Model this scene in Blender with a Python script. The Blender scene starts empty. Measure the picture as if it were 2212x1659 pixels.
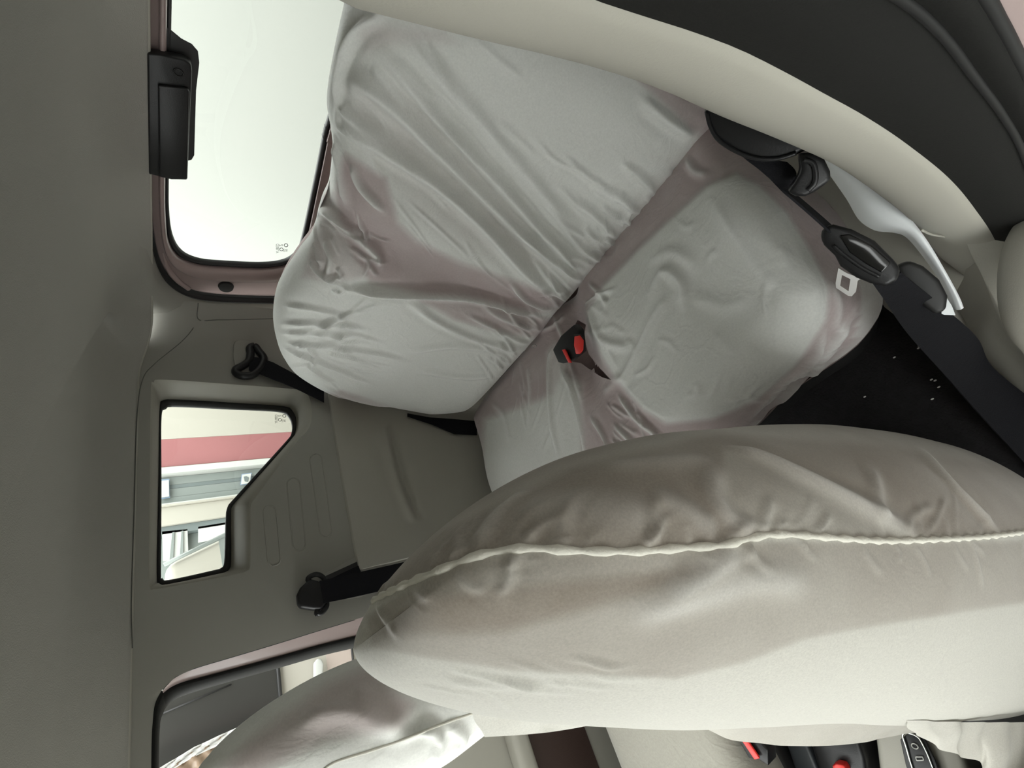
import bpy, bmesh, math, random
import numpy as np
from mathutils import Vector, Matrix
from mathutils.bvhtree import BVHTree
random.seed(4); rng = np.random.default_rng(4)
S = bpy.context.scene
COL = S.collection

# ------------------------------------------------------------------ camera
FPX = 1000.0                                   # focal length in photo pixels (2212 wide)
CAM = np.array([0.55, 0.0, 1.10])
_p = math.atan((1106-342)/FPX); _F = math.hypot(FPX, 1106-342)
_a = math.atan((1733-829.5)/_F)
RIGHT = np.array([math.sin(_a), math.cos(_a), 0.0])
FW = np.array([-math.cos(_a)*math.cos(_p), math.sin(_a)*math.cos(_p), -math.sin(_p)])
UP = np.cross(RIGHT, FW)
cd = bpy.data.cameras.new('camera'); cam = bpy.data.objects.new('camera', cd); COL.objects.link(cam)
cd.sensor_fit = 'HORIZONTAL'; cd.sensor_width = 36.0; cd.lens = FPX/2212*36; cd.clip_start = 0.01; cd.clip_end = 200
m = Matrix.Identity(4)
for i in range(3):                              # the phone was held on its side: picture's left is up
    m[i][0] = -UP[i]; m[i][1] = RIGHT[i]; m[i][2] = -FW[i]; m[i][3] = CAM[i]
cam.matrix_world = m
S.camera = cam

# ------------------------------------------------------------------ world, light, exposure
W = bpy.data.worlds.new('world'); S.world = W; W.use_nodes = True
bg = W.node_tree.nodes['Background']; bg.inputs[0].default_value = (0.97, 1.0, 0.97, 1); bg.inputs[1].default_value = 4.6
S.view_settings.view_transform = 'Standard'; S.view_settings.look = 'None'
S.view_settings.gamma = 1.0; S.view_settings.use_curve_mapping = False
S.view_settings.exposure = 0.55

# ------------------------------------------------------------------ pixel -> point
def ray(q):
    v = FW*FPX + RIGHT*(829.5-q[1]) - UP*(q[0]-1106)
    return v/np.linalg.norm(v)
def hit(q, axis, val):
    r = ray(q); return CAM + r*((val-CAM[axis])/r[axis])
def hitp(q, p0, n):
    r = ray(q); p0 = np.array(p0, float); n = np.array(n, float)
    return CAM + r*(np.dot(p0-CAM, n)/np.dot(r, n))
def hitd(q, c, t):
    """point on the plate that faces the lens at distance t along the ray of photo point c"""
    r = ray(c); return hitp(q, CAM+r*t, r)
def project(V):
    d = V-CAM; z = d@FW
    z = np.where(z < 0.02, 0.02, z)
    return np.stack([1106-(d@UP)/z*FPX, 829.5-(d@RIGHT)/z*FPX], 1)

# ------------------------------------------------------------------ scene helpers
def put(o, parent=None, label=None, cat=None, group=None, kind=None):
    if o.name not in COL.objects: COL.objects.link(o)
    if parent is not None: o.parent = parent; o.matrix_parent_inverse = parent.matrix_world.inverted()
    if label: o['label'] = label
    if cat: o['category'] = cat
    if group: o['group'] = group
    if kind: o['kind'] = kind
    return o
def thing(name, label, cat, loc=(0, 0, 0), group=None, kind=None):
    o = bpy.data.objects.new(name, None); o.location = loc; o.empty_display_size = .05
    put(o, None, label, cat, group, kind); bpy.context.view_layer.update()
    return o
def mesh(name, V, F, mat, parent=None, smooth=True, attr=None, recalc=False, angle=None, **k):
    me = bpy.data.meshes.new(name); me.from_pydata([tuple(map(float, v)) for v in V], [], [tuple(map(int, f)) for f in F])
    if recalc:
        bm = bmesh.new(); bm.from_mesh(me); bmesh.ops.remove_doubles(bm, verts=bm.verts, dist=1e-5)
        bmesh.ops.recalc_face_normals(bm, faces=bm.faces); bm.to_mesh(me); bm.free()
    me.update()
    if smooth:
        me.polygons.foreach_set('use_smooth', [True]*len(me.polygons))
        if angle is not None: me.set_sharp_from_angle(angle=math.radians(angle))
    if attr:
        for an, val in attr.items():
            at = me.attributes.new(an, 'FLOAT', 'POINT'); at.data.foreach_set('value', np.asarray(val, np.float32))
    me.materials.append(mat)
    o = bpy.data.objects.new(name, me)
    return put(o, parent, **k)
def frombm(name, bm, mat, parent=None, smooth=True, angle=35, **k):
    bmesh.ops.recalc_face_normals(bm, faces=bm.faces)
    me = bpy.data.meshes.new(name); bm.to_mesh(me); bm.free()
    if smooth:
        me.polygons.foreach_set('use_smooth', [True]*len(me.polygons)); me.set_sharp_from_angle(angle=math.radians(angle))
    me.materials.append(mat); o = bpy.data.objects.new(name, me)
    return put(o, parent, **k)
def smoothline(P, n=60, closed=False):
    P = np.array(P, float)
    if closed: P = np.vstack([P[-1], P, P[0], P[1]])
    else: P = np.vstack([2*P[0]-P[1], P, 2*P[-1]-P[-2]])
    segs = len(P)-3; out = []
    per = max(2, n//segs)
    for i in range(segs):
        a, b, c, d = P[i:i+4]
        for t in np.linspace(0, 1, per, endpoint=False):
            out.append(.5*((2*b)+(-a+c)*t+(2*a-5*b+4*c-d)*t*t+(-a+3*b-3*c+d)*t**3))
    if not closed: out.append(P[-2])
    return np.array(out)
def resample(P, n, closed=False):
    P = np.array(P, float)
    if closed: P = np.vstack([P, P[:1]])
    d = np.r_[0, np.cumsum(np.linalg.norm(np.diff(P, axis=0), axis=1))]
    t = np.linspace(0, d[-1], n+(1 if closed else 0))
    Q = np.stack([np.interp(t, d, P[:, i]) for i in range(P.shape[1])], 1)
    return Q[:-1] if closed else Q
def tube(name, P, r, mat, parent=None, seg=8, closed=False, **k):
    P = np.array(P, float); n = len(P); V = []; F = []
    r = np.full(n, r) if np.isscalar(r) else np.array(r)
    ref = np.array([.13, .31, .94])
    for i in range(n):
        t = P[(i+1) % n]-P[i-1] if closed else P[min(i+1, n-1)]-P[max(i-1, 0)]
        t = t/np.linalg.norm(t); u = np.cross(t, ref); u /= np.linalg.norm(u); w = np.cross(t, u); ref = w if i and False else ref
        for j in range(seg):
            a = 2*math.pi*j/seg; V.append(P[i]+r[i]*(math.cos(a)*u+math.sin(a)*w))
    for i in range(n if closed else n-1):
        for j in range(seg):
            F.append((i*seg+j, i*seg+(j+1) % seg, ((i+1) % n)*seg+(j+1) % seg, ((i+1) % n)*seg+j))
    if not closed:
        F.append(tuple(range(seg))[::-1]); F.append(tuple((n-1)*seg+j for j in range(seg)))
    return mesh(name, V, F, mat, parent, recalc=True, **k)
def ribbon(name, A, B, th, mat, parent=None, **k):
    """strap between two matching edge polylines A and B, with thickness"""
    A = np.array(A, float); B = np.array(B, float); n = len(A); V = []; F = []
    for i in range(n):
        t = (A[min(i+1, n-1)]+B[min(i+1, n-1)])-(A[max(i-1, 0)]+B[max(i-1, 0)])
        nn = np.cross(t, B[i]-A[i]); nn = nn/(np.linalg.norm(nn)+1e-9)*th/2
        V += [A[i]+nn, B[i]+nn, B[i]-nn, A[i]-nn]
    for i in range(n-1):
        for j in range(4): F.append((i*4+j, i*4+(j+1) % 4, i*4+4+(j+1) % 4, i*4+4+j))
    F.append((0, 1, 2, 3)); F.append((n*4-4, n*4-3, n*4-2, n*4-1))
    return mesh(name, V, F, mat, parent, recalc=True, angle=40, **k)
def loft(name, rings, mat, parent=None, closed=True, caps=(False, False), angle=None, smooth=True, **k):
    n = len(rings[0]); V = np.vstack(rings); F = []
    for i in range(len(rings)-1):
        for j in range(n if closed else n-1):
            F.append((i*n+j, i*n+(j+1) % n, (i+1)*n+(j+1) % n, (i+1)*n+j))
    if caps[0]: F.append(tuple(range(n)))
    if caps[1]: F.append(tuple((len(rings)-1)*n+j for j in range(n)))
    return mesh(name, V, F, mat, parent, recalc=True, angle=angle, smooth=smooth, **k)
def bevelbox(name, c, s, mat, parent=None, b=.004, seg=3, M=None, **k):
    bm = bmesh.new(); bmesh.ops.create_cube(bm, size=1)
    for v in bm.verts: v.co = Vector((v.co.x*s[0], v.co.y*s[1], v.co.z*s[2]))
    bmesh.ops.bevel(bm, geom=list(bm.edges), offset=b, segments=seg, profile=.5, affect='EDGES', clamp_overlap=True)
    for v in bm.verts:
        if M is not None: v.co = M @ v.co
        v.co += Vector(c)
    return frombm(name, bm, mat, parent, **k)
def slab(name, outline, n, th, mat, parent=None, b=.003, seg=3, **k):
    """flat plate: outline of 3D points, extruded along n by th, edges bevelled"""
    bm = bmesh.new(); n = Vector(n).normalized()
    f = bm.faces.new([bm.verts.new(Vector(p)) for p in outline])
    r = bmesh.ops.extrude_face_region(bm, geom=[f])
    vs = [e for e in r['geom'] if isinstance(e, bmesh.types.BMVert)]
    bmesh.ops.translate(bm, verts=vs, vec=n*th)
    if b > 0:
        bmesh.ops.recalc_face_normals(bm, faces=bm.faces)
        es = [e for e in bm.edges if len(e.link_faces) == 2 and e.calc_face_angle(0) > .6]
        bmesh.ops.bevel(bm, geom=es, offset=b, segments=seg, profile=.5, affect='EDGES', clamp_overlap=True)
    bmesh.ops.triangulate(bm, faces=[f for f in bm.faces if len(f.verts) > 4])
    return frombm(name, bm, mat, parent, **k)
def plate_hole(name, outer, holes, mat, parent=None, **k):
    """planar sheet with holes (same plane)"""
    bm = bmesh.new(); es = []
    for lp in [outer]+list(holes):
        vs = [bm.verts.new(tuple(p)) for p in lp]
        es += [bm.edges.new((vs[i], vs[(i+1) % len(vs)])) for i in range(len(vs))]
    bmesh.ops.triangle_fill(bm, use_beauty=True, use_dissolve=False, edges=es)
    return frombm(name, bm, mat, parent, angle=30, **k)
def sdf(P, poly):
    """signed distance of 2D points to polygon, positive inside"""
    poly = np.array(poly, float); n = len(poly); d = np.full(len(P), 1e9); ins = np.zeros(len(P), bool)
    for i in range(n):
        a = poly[i]; b = poly[(i+1) % n]; ab = b-a
        t = np.clip(((P-a)@ab)/(ab@ab+1e-12), 0, 1)
        d = np.minimum(d, np.hypot(*(P-a-t[:, None]*ab).T))
        c = (a[1] > P[:, 1]) != (b[1] > P[:, 1])
        ins ^= c & (P[:, 0] < (b[0]-a[0])*(P[:, 1]-a[1])/((b[1]-a[1]) or 1e-12)+a[0])
    return np.where(ins, d, -d)
def sstep(x, a, b):
    t = np.clip((x-a)/(b-a), 0, 1); return t*t*(3-2*t)
def vnormals(V, F):
    F = np.array(F); q = F.shape[1]
    fn = np.cross(V[F[:, 1]]-V[F[:, 0]], V[F[:, 2]]-V[F[:, 0]]) if q == 3 else np.cross(V[F[:, 2]]-V[F[:, 0]], V[F[:, 3]]-V[F[:, 1]])
    N = np.zeros_like(V)
    for i in range(q): np.add.at(N, F[:, i], fn)
    return N/(np.linalg.norm(N, axis=1, keepdims=True)+1e-12)
def folds(V, F, N, lines, fk=1.5):
    """raise cloth folds: each line is (photo polyline, height, half width); it is carried onto the
    surface first and the fold is then shaped by distance in the room"""
    tr = BVHTree.FromPolygons([tuple(v) for v in V], [tuple(map(int, f)) for f in F])
    D = np.zeros(len(V)); LF = np.zeros(len(V))
    for pl, amp, w in lines:
        pl = smoothline(pl, 24)
        pts = []
        for q in pl:
            h = tr.ray_cast(Vector(CAM), Vector(ray(q)))
            if h[0] is not None: pts.append(np.array(h[0]))
        if len(pts) < 3: continue
        pts = np.array(pts); lo = pts.min(0)-4*w; hi = pts.max(0)+4*w
        idx = np.where(((V > lo) & (V < hi)).all(1))[0]
        if not len(idx): continue
        P = V[idx]; d = np.full(len(idx), 1e9); s = np.zeros(len(idx)); m_ = len(pts)-1
        for i in range(m_):
            a = pts[i]; ab = pts[i+1]-a
            t = np.clip(((P-a)@ab)/(ab@ab+1e-12), 0, 1)
            dd = np.linalg.norm(P-a-t[:, None]*ab, axis=1); u = dd < d
            d[u] = dd[u]; s[u] = (i+t[u])/m_
        tp = np.clip(np.sin(math.pi*np.clip(s, .02, .98))*1.8, 0, 1); g = np.exp(-(d/w)**2)
        D[idx] += fk*amp*(g-.22*np.exp(-((d-2.2*w)/(w*1.2))**2))*tp
        LF[idx] = np.maximum(LF[idx], np.exp(-(d/(w*.9))**2)*tp*min(1., amp/.007))
    folds.lift = LF
    return V+N*D[:, None]
def noise2(u, v, seed, f):
    r = np.random.default_rng(seed); out = 0
    for i in range(7):
        a = r.uniform(0, 6.28); k = f*r.uniform(.6, 1.5); ph = r.uniform(0, 6.28)
        out = out+np.sin((u*math.cos(a)+v*math.sin(a))*k+ph+1.7*np.sin((v*math.cos(a)-u*math.sin(a))*k*.6+ph*2))
    return out/7

# ------------------------------------------------------------------ materials
def mat(name, col, rough=.6, metal=0, bump=0, bscale=200, var=0, vscale=8, coat=0, trans=0, spec=.5, alpha=1):
    M = bpy.data.materials.new(name); M.use_nodes = True; nt = M.node_tree; b = nt.nodes['Principled BSDF']
    b.inputs['Base Color'].default_value = (*col, 1); b.inputs['Roughness'].default_value = rough; b.inputs['Metallic'].default_value = metal
    b.inputs['Specular IOR Level'].default_value = spec; b.inputs['Coat Weight'].default_value = coat; b.inputs['Transmission Weight'].default_value = trans
    tc = nt.nodes.new('ShaderNodeTexCoord')
    if var:
        nz = nt.nodes.new('ShaderNodeTexNoise'); nz.inputs['Scale'].default_value = vscale; nz.inputs['Detail'].default_value = 6
        mx = nt.nodes.new('ShaderNodeMix'); mx.data_type = 'RGBA'; mx.blend_type = 'MULTIPLY'
        rp = nt.nodes.new('ShaderNodeMapRange'); rp.inputs['To Min'].default_value = 1-var; rp.inputs['To Max'].default_value = 1+var
        nt.links.new(tc.outputs['Object'], nz.inputs['Vector']); nt.links.new(nz.outputs['Fac'], rp.inputs['Value'])
        mx.inputs[0].default_value = 1; mx.inputs[6].default_value = (*col, 1); nt.links.new(rp.outputs[0], mx.inputs[7]); nt.links.new(mx.outputs[2], b.inputs['Base Color'])
    if bump:
        n2 = nt.nodes.new('ShaderNodeTexNoise'); n2.inputs['Scale'].default_value = bscale; n2.inputs['Detail'].default_value = 4
        bp = nt.nodes.new('ShaderNodeBump'); bp.inputs['Strength'].default_value = bump; bp.inputs['Distance'].default_value = .002
        nt.links.new(tc.outputs['Object'], n2.inputs['Vector']); nt.links.new(n2.outputs['Fac'], bp.inputs['Height']); nt.links.new(bp.outputs['Normal'], b.inputs['Normal'])
    return M
def cover_mat(name, white, tint, fuzz=.12, crumple=.35, trl=.0, grain=160):
    """thin non-woven dust cover: white fibre over the upholstery whose colour shows through (attribute 'tint')"""
    M = bpy.data.materials.new(name); M.use_nodes = True; nt = M.node_tree; b = nt.nodes['Principled BSDF']; L = nt.links.new
    b.inputs['Roughness'].default_value = .75; b.inputs['Specular IOR Level'].default_value = .25
    b.inputs['Sheen Weight'].default_value = .25; b.inputs['Sheen Roughness'].default_value = .5
    tc = nt.nodes.new('ShaderNodeTexCoord'); at = nt.nodes.new('ShaderNodeAttribute'); at.attribute_name = 'tint'
    nz = nt.nodes.new('ShaderNodeTexNoise'); nz.inputs['Scale'].default_value = grain; nz.inputs['Detail'].default_value = 5; nz.inputs['Roughness'].default_value = .7
    n1 = nt.nodes.new('ShaderNodeTexNoise'); n1.inputs['Scale'].default_value = 14; n1.inputs['Detail'].default_value = 5
    L(tc.outputs['Object'], nz.inputs['Vector']); L(tc.outputs['Object'], n1.inputs['Vector'])
    ad = nt.nodes.new('ShaderNodeMath'); ad.operation = 'MULTIPLY_ADD'; ad.inputs[1].default_value = .45; L(n1.outputs['Fac'], ad.inputs[0])
    sb = nt.nodes.new('ShaderNodeMath'); sb.operation = 'SUBTRACT'; sb.inputs[1].default_value = .225; L(at.outputs['Fac'], sb.inputs[0]); L(sb.outputs[0], ad.inputs[2])
    ml = nt.nodes.new('ShaderNodeMath'); ml.operation = 'MULTIPLY'; ml.use_clamp = True    # no tint where there is none
    gt = nt.nodes.new('ShaderNodeMapRange'); gt.inputs['From Max'].default_value = .3; L(at.outputs['Fac'], gt.inputs['Value'])
    L(ad.outputs[0], ml.inputs[0]); L(gt.outputs[0], ml.inputs[1])
    mx = nt.nodes.new('ShaderNodeMix'); mx.data_type = 'RGBA'; mx.inputs[6].default_value = (*white, 1); mx.inputs[7].default_value = (*tint, 1); L(ml.outputs[0], mx.inputs[0])
    rp = nt.nodes.new('ShaderNodeMapRange'); rp.inputs['From Min'].default_value = .3; rp.inputs['From Max'].default_value = .7
    rp.inputs['To Min'].default_value = 1-fuzz; rp.inputs['To Max'].default_value = 1+fuzz*.6; L(nz.outputs['Fac'], rp.inputs['Value'])
    # cloth lifted off the upholstery in a fold shows its own white
    al = nt.nodes.new('ShaderNodeAttribute'); al.attribute_name = 'lift'; ml2 = nt.nodes.new('ShaderNodeMath'); ml2.operation = 'MULTIPLY'; ml2.inputs[1].default_value = .8; L(al.outputs['Fac'], ml2.inputs[0])
    mw = nt.nodes.new('ShaderNodeMix'); mw.data_type = 'RGBA'; mw.inputs[7].default_value = (.93, .935, .91, 1); L(ml2.outputs[0], mw.inputs[0]); L(mx.outputs[2], mw.inputs[6])
    mu = nt.nodes.new('ShaderNodeMix'); mu.data_type = 'RGBA'; mu.blend_type = 'MULTIPLY'; mu.inputs[0].default_value = 1
    L(mw.outputs[2], mu.inputs[6]); L(rp.outputs[0], mu.inputs[7]); L(mu.outputs[2], b.inputs['Base Color'])
    # creases: warped voronoi edges + fibre grain
    wv = nt.nodes.new('ShaderNodeTexNoise'); wv.inputs['Scale'].default_value = 9; wv.inputs['Detail'].default_value = 6; wv.inputs['Distortion'].default_value = 1.5; L(tc.outputs['Object'], wv.inputs['Vector'])
    vo = nt.nodes.new('ShaderNodeTexVoronoi'); vo.feature = 'DISTANCE_TO_EDGE'; vo.inputs['Scale'].default_value = 13
    vm = nt.nodes.new('ShaderNodeMix'); vm.data_type = 'RGBA'; vm.inputs[0].default_value = .12; L(tc.outputs['Object'], vm.inputs[6]); L(wv.outputs['Color'], vm.inputs[7]); L(vm.outputs[2], vo.inputs['Vector'])
    vs = nt.nodes.new('ShaderNodeMapRange'); vs.interpolation_type = 'SMOOTHSTEP'; vs.inputs['From Max'].default_value = .12; vs.inputs['To Min'].default_value = .5; vs.inputs['To Max'].default_value = 0; L(vo.outputs['Distance'], vs.inputs['Value'])
    sm = nt.nodes.new('ShaderNodeMath'); sm.operation = 'ADD'; L(vs.outputs[0], sm.inputs[0]); L(wv.outputs['Fac'], sm.inputs[1])
    b1 = nt.nodes.new('ShaderNodeBump'); b1.inputs['Strength'].default_value = crumple; b1.inputs['Distance'].default_value = .004; L(sm.outputs[0], b1.inputs['Height'])
    b2 = nt.nodes.new('ShaderNodeBump'); b2.inputs['Strength'].default_value = .25; b2.inputs['Distance'].default_value = .0006; L(nz.outputs['Fac'], b2.inputs['Height']); L(b1.outputs['Normal'], b2.inputs['Normal'])
    L(b2.outputs['Normal'], b.inputs['Normal'])
    if trl:
        tr = nt.nodes.new('ShaderNodeBsdfTranslucent'); L(mu.outputs[2], tr.inputs['Color']); ms = nt.nodes.new('ShaderNodeMixShader'); ms.inputs[0].default_value = trl
        L(b.outputs[0], ms.inputs[1]); L(tr.outputs[0], ms.inputs[2]); L(ms.outputs[0], nt.nodes['Material Output'].inputs['Surface'])
    return M
M_TRIM = mat('trim_plastic', (.30, .292, .262), .62, bump=.12, bscale=900)
M_CREAM = mat('cream_trim', (.375, .362, .315), .6, bump=.12, bscale=700)
M_LINER = mat('roof_lining', (.34, .332, .302), .9, bump=.3, bscale=600)
M_BODY = mat('mauve_paint', (.31, .238, .228), .38, coat=.4)
M_BLACK = mat('black_rubber', (.012, .012, .012), .55)
M_SEAL = mat('seal_flock', (.013, .013, .012), .8, bump=.2, bscale=900, spec=.15)
M_PLAST = mat('black_plastic', (.012, .012, .013), .36, spec=.35, bump=.1, bscale=600)
M_BELT = mat('belt_webbing', (.010, .010, .012), .75, spec=.12, bump=.4, bscale=700)
M_RED = mat('red_button', (.75, .035, .03), .35)
M_STEEL = mat('steel', (.55, .54, .53), .4, 1)
M_CARPET = mat('black_carpet', (.012, .011, .012), .95, bump=.9, bscale=260, var=.5, vscale=60)
M_WHITE = mat('white_film', (.82, .85, .86), .45)
M_UPH = mat('mauve_upholstery', (.36, .27, .26), .8, bump=.4, bscale=500)
M_BROWN = mat('brown_insert', (.060, .036, .030), .6, bump=.2, bscale=500)
M_COVER = cover_mat('dust_cover', (.85, .855, .82), (.56, .47, .465), crumple=.20, fuzz=.07, trl=.1, grain=300)
M_COVERD = cover_mat('dust_cover_front', (.64, .625, .57), (.30, .252, .208), fuzz=.14, crumple=.10, trl=.12, grain=600)  # both colours darkened to paint in shade, besides the brown seat back
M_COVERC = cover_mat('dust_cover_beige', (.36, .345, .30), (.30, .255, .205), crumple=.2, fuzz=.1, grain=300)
M_PIPE = mat('cover_seam', (.78, .76, .68), .8, bump=.4, bscale=400)
M_SILVER = mat('silver_trim', (.8, .8, .76), .22, 1)
M_DGLASS = mat('dark_glass', (.030, .030, .028), .12)
M_PRINT = mat('grey_print', (.12, .12, .115), .8)
M_ICON = mat('white_print', (.75, .75, .72), .6)
def glass_mat():
    M = bpy.data.materials.new('clear_glass'); M.use_nodes = True; nt = M.node_tree; L = nt.links.new
    nt.nodes.remove(nt.nodes['Principled BSDF'])
    t = nt.nodes.new('ShaderNodeBsdfTransparent'); t.inputs[0].default_value = (.93, .95, .93, 1)
    g = nt.nodes.new('ShaderNodeBsdfGlossy'); g.inputs['Roughness'].default_value = .02
    fr = nt.nodes.new('ShaderNodeFresnel'); fr.inputs[0].default_value = 1.45; ms = nt.nodes.new('ShaderNodeMixShader')
    L(fr.outputs[0], ms.inputs[0]); L(t.outputs[0], ms.inputs[1]); L(g.outputs[0], ms.inputs[2]); L(ms.outputs[0], nt.nodes['Material Output'].inputs['Surface'])
    return M
M_GLASS = glass_mat()

# ================================================================== SETTING
WX = .62                                        # inner face of the side walls
# ---- floor
fl = []; nx, ny = 70, 120
gx = np.linspace(-.62, .56, nx); gy = np.linspace(-1.1, 1.15, ny); X, Y = np.meshgrid(gx, gy, indexing='ij')
Z = .006*noise2(X, Y, 3, 14)+.12*sstep(np.abs(X), .12, .02)*sstep(-Y, -.1, .05)*0
V = np.stack([X, Y, Z], -1).reshape(-1, 3); F = [(i*ny+j, (i+1)*ny+j, (i+1)*ny+j+1, i*ny+j+1) for i in range(nx-1) for j in range(ny-1)]
floor = mesh('floor', V, F, M_CARPET, None, label='black carpeted car floor behind the front seat', kind='structure')
# ---- quarter-window loops in photo pixels (right side), carried to the wall
Q_REC = [(326, 845), (332, 826), (352, 820), (500, 830), (640, 841), (662, 850), (672, 872), (672, 912), (660, 935), (642, 954), (554, 1072), (543, 1090), (541, 1110), (541, 1212), (537, 1226), (520, 1238), (347, 1271), (330, 1270), (322, 1258), (323, 1100)]
Q_GO = [(345, 886), (351, 867), (372, 863), (500, 870), (613, 878), (632, 888), (640, 907), (638, 933), (626, 952), (520, 1072), (503, 1092), (499, 1112), (499, 1216), (491, 1233), (470, 1240), (356, 1264), (343, 1258), (339, 1241), (342, 1060)]
Q_GI = [(349, 899), (358, 879), (377, 874), (500, 880), (604, 886), (626, 900), (632, 920), (629, 937), (618, 953), (508, 1074), (492, 1094), (488, 1116), (485, 1209), (478, 1226), (460, 1232), (362, 1253), (350, 1246), (348, 1232), (349, 1060)]
DT = [(352, 1490), (362, 1478), (380, 1462), (420, 1444), (500, 1420), (600, 1390), (700, 1359), (766, 1339)]
def loop_on(px, x, n=160, sm=True):
    return resample(smoothline([hit(q, 0, x) for q in px], 240, True), n, True)
def side_wall(s, lab):
    """s=-1 right wall, +1 its mirror on the left"""
    mir = np.array([-s, 1, 1.]) if s > 0 else np.array([1, 1, 1.])
    name = 'wall_right' if s < 0 else 'wall_left'
    root = thing(name, lab, 'wall', (s*WX, .6, 0), kind='structure')
    rec = loop_on(Q_REC, -WX)*mir; go = loop_on(Q_GO, -.697)*mir; gi = loop_on(Q_GI, -.702)*mir
    y0 = .20; B = lambda pts: [np.array([-WX*(-s if s > 0 else 1) if False else s*WX, y, z]) for y, z in pts]
    front = [tuple(p[1:]) for p in [hit(q, 0, -.622) for q in DT]]; front = front+[(front[-1][0], .45), (front[-1][0], 0.)]
    front_old = [(.150, 1.125), (.175, 1.06), (.197, .95), (.205, .85), (.20, .70), (.19, .45), (.19, 0.)]
    outer = B([(.95, 0), (.95, .55), (.95, 1.14)])+B([(.15, 1.14)])+B(front)
    plate_hole('upper_panel', outer, [rec], M_TRIM, root)
    # rounded reveal from the wall down to the gasket
    dv = go-rec; R = []
    for t in np.linspace(0, 1, 13):
        xf = t**1.35; lf = t**.92
        R.append(rec+np.stack([dv[:, 0]*xf, dv[:, 1]*lf, dv[:, 2]*lf], 1))
    loft('window_reveal', R, M_CREAM, root)
    # rear corner running to the tailgate opening
    prof = smoothline([(-.62, .95), (-.617, 1.0), (-.600, 1.05), (-.578, 1.09)], 24)
    rings = [np.stack([prof[:, 0]*(-s), prof[:, 1], np.full(len(prof), z)], 1) for z in np.linspace(0, 1.15, 24)]
    loft('corner_trim', rings, M_TRIM, root, closed=False)
    # window
    w = thing('window_1' if s < 0 else 'window_2', 'stepped quarter window with black gasket in the far side wall' if s < 0 else 'stepped quarter window in the near side wall behind the pillar', 'window', (s*.70, .55, .95), kind='structure')
    o = np.array([-.006*(-s), 0, 0])
    loft('gasket', [go+o*0, go*.5+gi*.5-np.array([s*.006, 0, 0]), gi, gi+np.array([s*.012, 0, 0])], M_BLACK, w)
    bm = bmesh.new(); bm.faces.new([bm.verts.new(tuple(p+np.array([s*.008, 0, 0]))) for p in gi]); frombm('pane', bm, M_GLASS, w, smooth=False)
    return root, w
wallR, win1 = side_wall(-1, 'grey plastic side trim around the stepped quarter window')
wallL, win2 = side_wall(1, 'grey plastic side trim behind the near door pillar')
# embossed oblongs on the far wall
def wallpt(q, off=0.0): return hit(q, 0, -WX+off)
for a, b, r in [((683, 993), (704, 1147), 13), ((634, 1046), (646, 1176), 14), ((583, 1106), (592, 1208), 14)]:
    a = np.array(a, float); b = np.array(b, float); d = (b-a)/np.linalg.norm(b-a); nrm = np.array([-d[1], d[0]]); pl = []
    for t in np.linspace(0, math.pi, 12): pl.append(b+r*(math.cos(t)*nrm+math.sin(t)*d))
    for t in np.linspace(0, math.pi, 12): pl.append(a-r*(math.cos(t)*nrm+math.sin(t)*d))
    tube('embossed_oblong', resample([wallpt(q, .0002) for q in pl], 60, True), .0016, M_TRIM, wallR, closed=True)
# lower trim panel of the far wall, standing proud
def low(q, x=-.612): return hit(q, 0, x)
top = smoothline([low(q) for q in [(706, 800), (712, 850), (728, 955), (755, 1110), (777, 1230)]], 40)
top = np.vstack([[[-.612, .93, top[0][2]+.0]], top])
top = np.vstack([np.linspace(top[0], top[1], 20, endpoint=False), resample(top[1:], 130)])
nz_ = 120; rings = []
ca, cb = low((838, 925)), low((898, 1125))
for k_ in range(nz_):
    t = k_/(nz_-1); z1 = top[:, 2]*(1-t)+.02*t
    P = np.stack([np.full(len(top), -.612), top[:, 1], z1], 1)
    u_ = (P[:, 1]-ca[1])/(cb[1]-ca[1]); dz_ = P[:, 2]-(ca[2]+(cb[2]-ca[2])*u_)-.012*np.sin(math.pi*np.clip(u_, 0, 1)); wn = sstep(u_, -.1, .25)*sstep(u_, 1.03, .9)
    P[:, 0] += wn*(.011*np.exp(-((dz_-.012)/.012)**2)-.011*np.exp(-((dz_+.014)/.010)**2))+.006*np.exp(-((dz_-.06)/.05)**2)*sstep(u_, -.4, .3)*sstep(u_, 1.3, .8)
    P[:, 0] += .008*t
    if k_ == 0: rings += [P+np.array([-.026, 0, .004]), P+np.array([-.004, 0, .003])]
    rings.append(P)
endc = [np.vstack([r]) for r in rings]
rings = [np.vstack([r, [[-.622, r[-1][1]-.001, r[-1][2]]]]) for r in rings]
loft('lower_panel', rings, M_CREAM, wallR, closed=False, angle=50)
# belt slot behind the lower panel's front edge
slab('belt_channel', [hit(q, 0, -.6175) for q in [(690, 1245), (768, 1203), (800, 1200), (840, 1240), (780, 1290), (700, 1300)]], (1, 0, 0), .0015, M_TRIM, wallR, b=.0005)
slab('belt_slot', [hit(q, 0, -.6155) for q in [(702, 1245), (772, 1213), (779, 1236), (800, 1262), (720, 1275)]], (1, 0, 0), .001, M_BLACK, wallR, b=0)

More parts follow.
